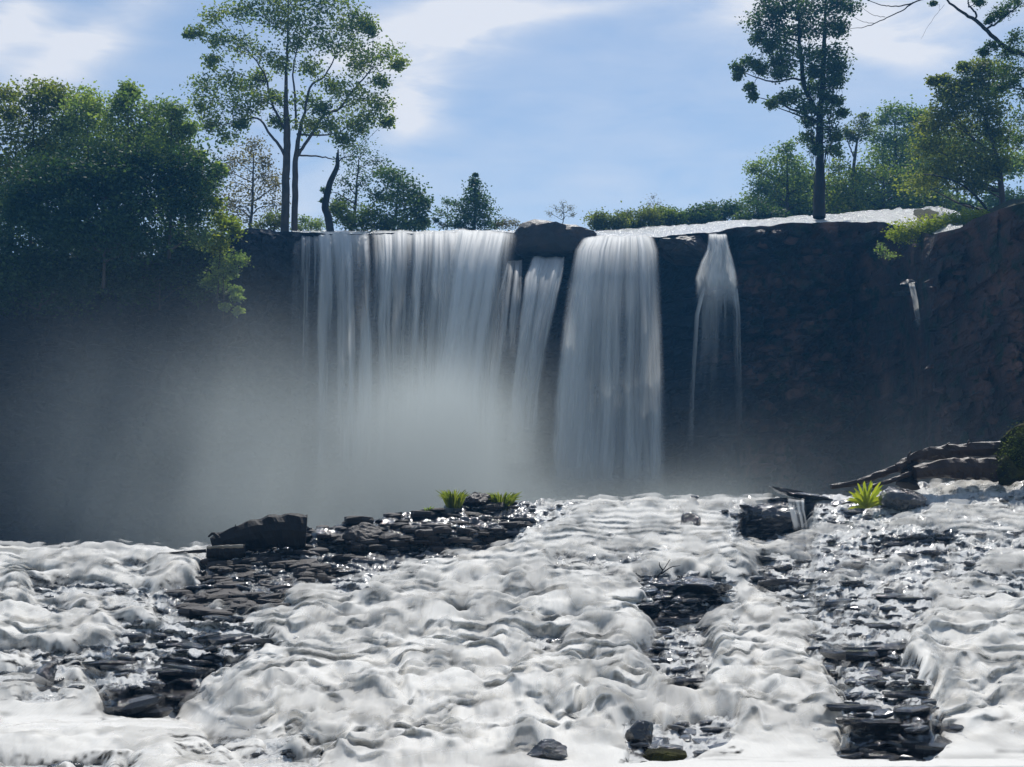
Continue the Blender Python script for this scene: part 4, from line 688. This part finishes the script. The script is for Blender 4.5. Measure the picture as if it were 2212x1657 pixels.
def tuft(label, px, py, Y, w, h, n, mat, name="grass_tuft", cat="grass tuft", wid=1.0):
    root = thing(name, label, cat, P(px, py, Y)); V = []; T = []; k_ = Y / F; b = P(px, py, Y)
    for i in range(n):
        a = rng.uniform(0, 6.28); r0 = rng.uniform(0, .3) * w * k_; tip = np.array([math.cos(a) * w * k_ * .5 * rng.uniform(.3, 1.1), math.sin(a) * w * k_ * .5, h * k_ * rng.uniform(.45, 1)])
        p0 = b + np.array([math.cos(a) * r0, math.sin(a) * r0, 0]); s = np.cross(tip, [.3, 1, .2]); s = s / (np.linalg.norm(s) + 1e-9) * wid * k_ * rng.uniform(.6, 1.2)
        m_ = p0 + tip * .55 + np.array([0, 0, h * k_ * .22]); V += [p0 - s * .5, p0 + s * .5, m_ + s * .6, m_ - s * .6, m_ - s * .6, m_ + s * .6, p0 + tip + s * .1, p0 + tip - s * .1]; T += [rng.uniform(.3, 1)] * 2
    mesh_np("blades", np.array(V), np.arange(len(V)).reshape(-1, 4), mat, root, {"tone": ('FACE', np.array(T))}, smooth=False); return root
yy = yb(980, 1098)
tuft("grass tuft at the left side of the smooth crest boulder", 980, 1098, yy, 52, 42, 130, L_OLIVE, wid=2.2)
tuft("lower spreading grass tuft at the right side of the smooth crest boulder", 1084, 1096, yb(1084, 1098), 66, 34, 150, L_OLIVE, wid=2.2)
mx_ = rng.normal(0, 1, 2400); C = P(2200 + mx_ * 20, 975 - mx_ * 12 + rng.normal(0, 24, 2400), Yr - .3 - rng.uniform(0, .35, 2400)); V, Fc = leaf_quads(C, 6 * Yr / F, asp=.25)
mesh_np("moss_fronds", V, Fc, L_OLIVE, MND, {"tone": ('FACE', np.clip(rng.normal(.35, .25, 2400), 0, 1))}, smooth=False)["kind"] = "stuff"
tuft("small dark seedling beside the left tuft", 925, 1108, yb(925, 1112), 22, 14, 24, L_PALE, name="seedling", cat="plant", wid=2)
def fern(label, px, py, Y, size, n):
    root = thing("fern", label, "fern", P(px, py, Y)); k_ = Y / F; b = P(px, py, Y)
    for i in range(n):
        a = math.pi * (i + .5) / n + rng.normal(0, .12); dirv = np.array([math.cos(a), rng.uniform(-.6, .3), math.sin(a) * 1.1 + .35]); L_ = size * k_ * rng.uniform(.75, 1.1)
        t = np.linspace(0, 1, 11)[:, None]; mid = b + dirv * t * L_ + np.array([0, 0, -1.0]) * (t ** 2.4) * L_ * .28; w = np.sin(np.pi * np.clip(t * .92 + .06, 0, 1)) ** .7 * 3.8 * k_
        sd_ = np.cross(dirv, [0, 1, .2]); sd_ /= np.linalg.norm(sd_); V = np.stack([mid - sd_ * w, mid + np.array([0, -.3, .3]) * w * .4, mid + sd_ * w], 1); V[::2, 0] = V[::2, 0] * .75 + V[::2, 1] * .25; V[::2, 2] = V[::2, 2] * .75 + V[::2, 1] * .25
        mesh_np("frond", V.reshape(-1, 3), grid_faces(11, 3), L_YEL, root, {"tone": ('FACE', np.full(20, rng.uniform(.5, 1)))}, smooth=False)
fern("bright green fern in front of the large dark crest boulder", 1872, 1098, yb(1872, 1098) - .3, 50, 21)
# ------------------------------------------------------------------ driftwood
def log(label, pts, rad, Y, mat, name="driftwood_log", group=None, n=34, knob=.24, sides=14, cat="log", parts=()):
    root = thing(name, label, cat, P(*pts[0], Y), group); k_ = Y / F; q = spline([P(*p, Y + i * .05) for i, p in enumerate(pts)], n); rr = np.interp(np.linspace(0, 1, n), np.linspace(0, 1, len(rad)), rad) * k_
    g = Geo(); g.tube(q, rr, sides); V = g.v[0].reshape(n, sides, 3); ctr = q[:, None]; a = np.arange(sides)
    V = ctr + (V - ctr) * (1 + knob * 2 * (fbm(np.arange(n)[:, None] * .35 + 0 * a, 0 * np.arange(n)[:, None] + a * 1.3, 3, 3) - .5))[..., None]; V = np.concatenate([V.reshape(-1, 3), q[:1], q[-1:]])
    fs = list(map(list, g.f[0])); e = n * sides
    for j in range(sides): fs.append([j, (j + 1) % sides, e, e]); fs.append([(n - 1) * sides + j, (n - 1) * sides + (j + 1) % sides, e + 1, e + 1])
    me = bpy.data.meshes.new("trunk"); me.from_pydata(V.tolist(), [], [f if f[2] != f[3] else f[:3] for f in fs]); me.materials.append(mat); o = link("trunk", me, root)
    for pp_, r_ in parts:
        g = Geo(); g.tube(spline([P(*p, Y - .1) for p in pp_], 6), np.linspace(r_, r_ * .4, 6) * k_, 5); g.make("stub", mat, root)
    return root
yl = yb(560, 1195) - .2
log("huge dark broken log resting on the slate at the left end of the crest", [(458, 1178), (500, 1166), (560, 1152), (615, 1146), (662, 1148)], [16, 26, 33, 38, 36], yl, M_BARKD, parts=[([(506, 1150), (507, 1142), (509, 1133)], 2.2), ([(470, 1160), (460, 1152), (450, 1160)], 5)])
log("low dark chunk of wood tucked under the huge log", [(446, 1192), (480, 1193), (530, 1190)], [12, 16, 14], yl - .4, M_BARKD, name="wood_chunk")
log("short pale stick lying against the huge log", [(446, 1183), (480, 1181), (525, 1180)], [2, 3.4, 4], yl - .9, M_PALEW, name="pale_stick", cat="stick")
log("thin dark stick poking left from the huge log", [(340, 1196), (380, 1194), (445, 1190)], [1.2, 2.5, 4], yl - .3, M_BARKD, name="stick", cat="stick")
yr = yb(2000, 1060)
log("long slender driftwood pole sloping down to the left behind the fern", [(1795, 1052), (1850, 1043), (1900, 1025), (1965, 1002)], [5, 7, 8, 9], yr, M_WOOD, name="driftwood_pole")
log("second slender pole lying below the long driftwood pole", [(1880, 1052), (1920, 1040), (1970, 1022)], [4, 5, 6], yr - .3, M_WOOD, name="driftwood_pole")
log("thick gnarled driftwood trunk along the top of the right pile", [(1940, 1012), (1990, 985), (2060, 975), (2160, 970)], [10, 14, 16, 17], yr, M_WOOD, knob=.4, parts=[([(1965, 1000), (1962, 985), (1968, 976)], 4), ([(2040, 970), (2046, 960), (2052, 957)], 3), ([(2092, 966), (2090, 957), (2094, 950)], 2.5)])
log("reddish brown driftwood trunk lowest in the right pile", [(1975, 1022), (2040, 1012), (2100, 1012), (2170, 1016)], [14, 22, 24, 26], yr - .3, M_WOOD, knob=.25)
log("gnarled root stump where the driftwood poles meet", [(1960, 1050), (1965, 1025), (1975, 1000)], [22, 18, 12], yr - .1, M_BARKD, knob=.5, name="root_stump", cat="stump")
st_ = thing("twig", "thin dark twig sticking up from the middle slate outcrop", "twig", P(1425, 1245, yb(1425, 1250)))
g = Geo(); Yt = yb(1425, 1250)
for l in ([(1415, 1250), (1432, 1232), (1448, 1208)], [(1432, 1232), (1425, 1222), (1424, 1214)], [(1428, 1240), (1450, 1225), (1470, 1222)]): g.tube(spline([P(*p, Yt) for p in l], 6), np.linspace(1.6, .6, 6) * Yt / F, 4)
g.make("stem", M_BARKD, st_)
# ------------------------------------------------------------------ mist
def mist():
    m, Nn, Ll = new_mat("mist"); o = Nn.new("ShaderNodeOutputMaterial"); pv = Nn.new("ShaderNodeVolumePrincipled"); Ll.new(pv.outputs[0], o.inputs["Volume"])
    pv.inputs["Color"].default_value = (.86, .96, .97, 1); pv.inputs["Anisotropy"].default_value = .25
    tcn = Nn.new("ShaderNodeTexCoord"); sp = Nn.new("ShaderNodeSeparateXYZ"); Ll.new(tcn.outputs["Object"], sp.inputs[0]); MM = lambda op, a, b=None, clamp=False: nmath(op, a, b, None, clamp, Nn, Ll)
    tot = None
    for (cx, cy_, Yq, rx, ry, rd, a) in MISTS:
        c = P(cx, cy_, Yq); k_ = Yq / F; acc = None
        for ax, (cc, rr) in enumerate(((c[0], rx * k_), (Yq, rd), (c[2], ry * k_))):
            t = MM('MULTIPLY', MM('SUBTRACT', sp.outputs[ax], float(cc)), 1 / rr); t = MM('MULTIPLY', t, t); acc = t if acc is None else MM('ADD', acc, t)
        g_ = MM('MULTIPLY', MM('EXPONENT', MM('MULTIPLY', acc, -1.2)), a); tot = g_ if tot is None else MM('ADD', tot, g_)
    nz = Nn.new("ShaderNodeTexNoise"); Ll.new(tcn.outputs["Object"], nz.inputs[0]); nz.inputs["Scale"].default_value = .22; nz.inputs["Detail"].default_value = 2
    nn_ = MM('ADD', MM('MULTIPLY', MM('SUBTRACT', nz.outputs[0], .5), 2.6), 1.0); nn_ = MM('MAXIMUM', nn_, .1)
    Ll.new(MM('MULTIPLY', tot, nn_), pv.inputs["Density"])
    x0, x1, y0, y1, z0, z1 = -30, 30, 36, 59, 1.75, 12.5
    V = np.array([[x, y, z] for x in (x0, x1) for y in (y0, y1) for z in (z0, z1)]); Fq = np.array([[0, 1, 3, 2], [4, 6, 7, 5], [0, 4, 5, 1], [2, 3, 7, 6], [0, 2, 6, 4], [1, 5, 7, 3]])
    ob = mesh_np("mist", V, Fq, m, smooth=False); ob["kind"] = "stuff"; ob["label"] = "spray mist hanging over the plunge pool at the foot of the falls"
    return ob
MISTS = [(960, 985, 50, 160, 145, 3.6, .8), (560, 1060, 47.5, 430, 240, 5, .12), (400, 900, 47, 320, 200, 4, .026), (1350, 1130, 50, 420, 80, 5, .08), (1800, 1120, 48, 450, 190, 5, .022), (900, 1150, 48, 520, 110, 5, .14)]
mist()
m, Nn, Ll = new_mat("haze"); o = Nn.new("ShaderNodeOutputMaterial"); pv = Nn.new("ShaderNodeVolumePrincipled"); Ll.new(pv.outputs[0], o.inputs["Volume"])
pv.inputs["Color"].default_value = (.13, .48, 1, 1); pv.inputs["Density"].default_value = .0009; pv.inputs["Anisotropy"].default_value = .3  # thin blue haze added to lift the dark shade towards navy
V = np.array([[x, y, z] for x in (-320, 320) for y in (-12, 480) for z in (-1.5, 34)]); ob = mesh_np("haze", V, np.array([[0, 1, 3, 2], [4, 6, 7, 5], [0, 4, 5, 1], [2, 3, 7, 6], [0, 2, 6, 4], [1, 5, 7, 3]]), m, smooth=False); ob["kind"] = "stuff"
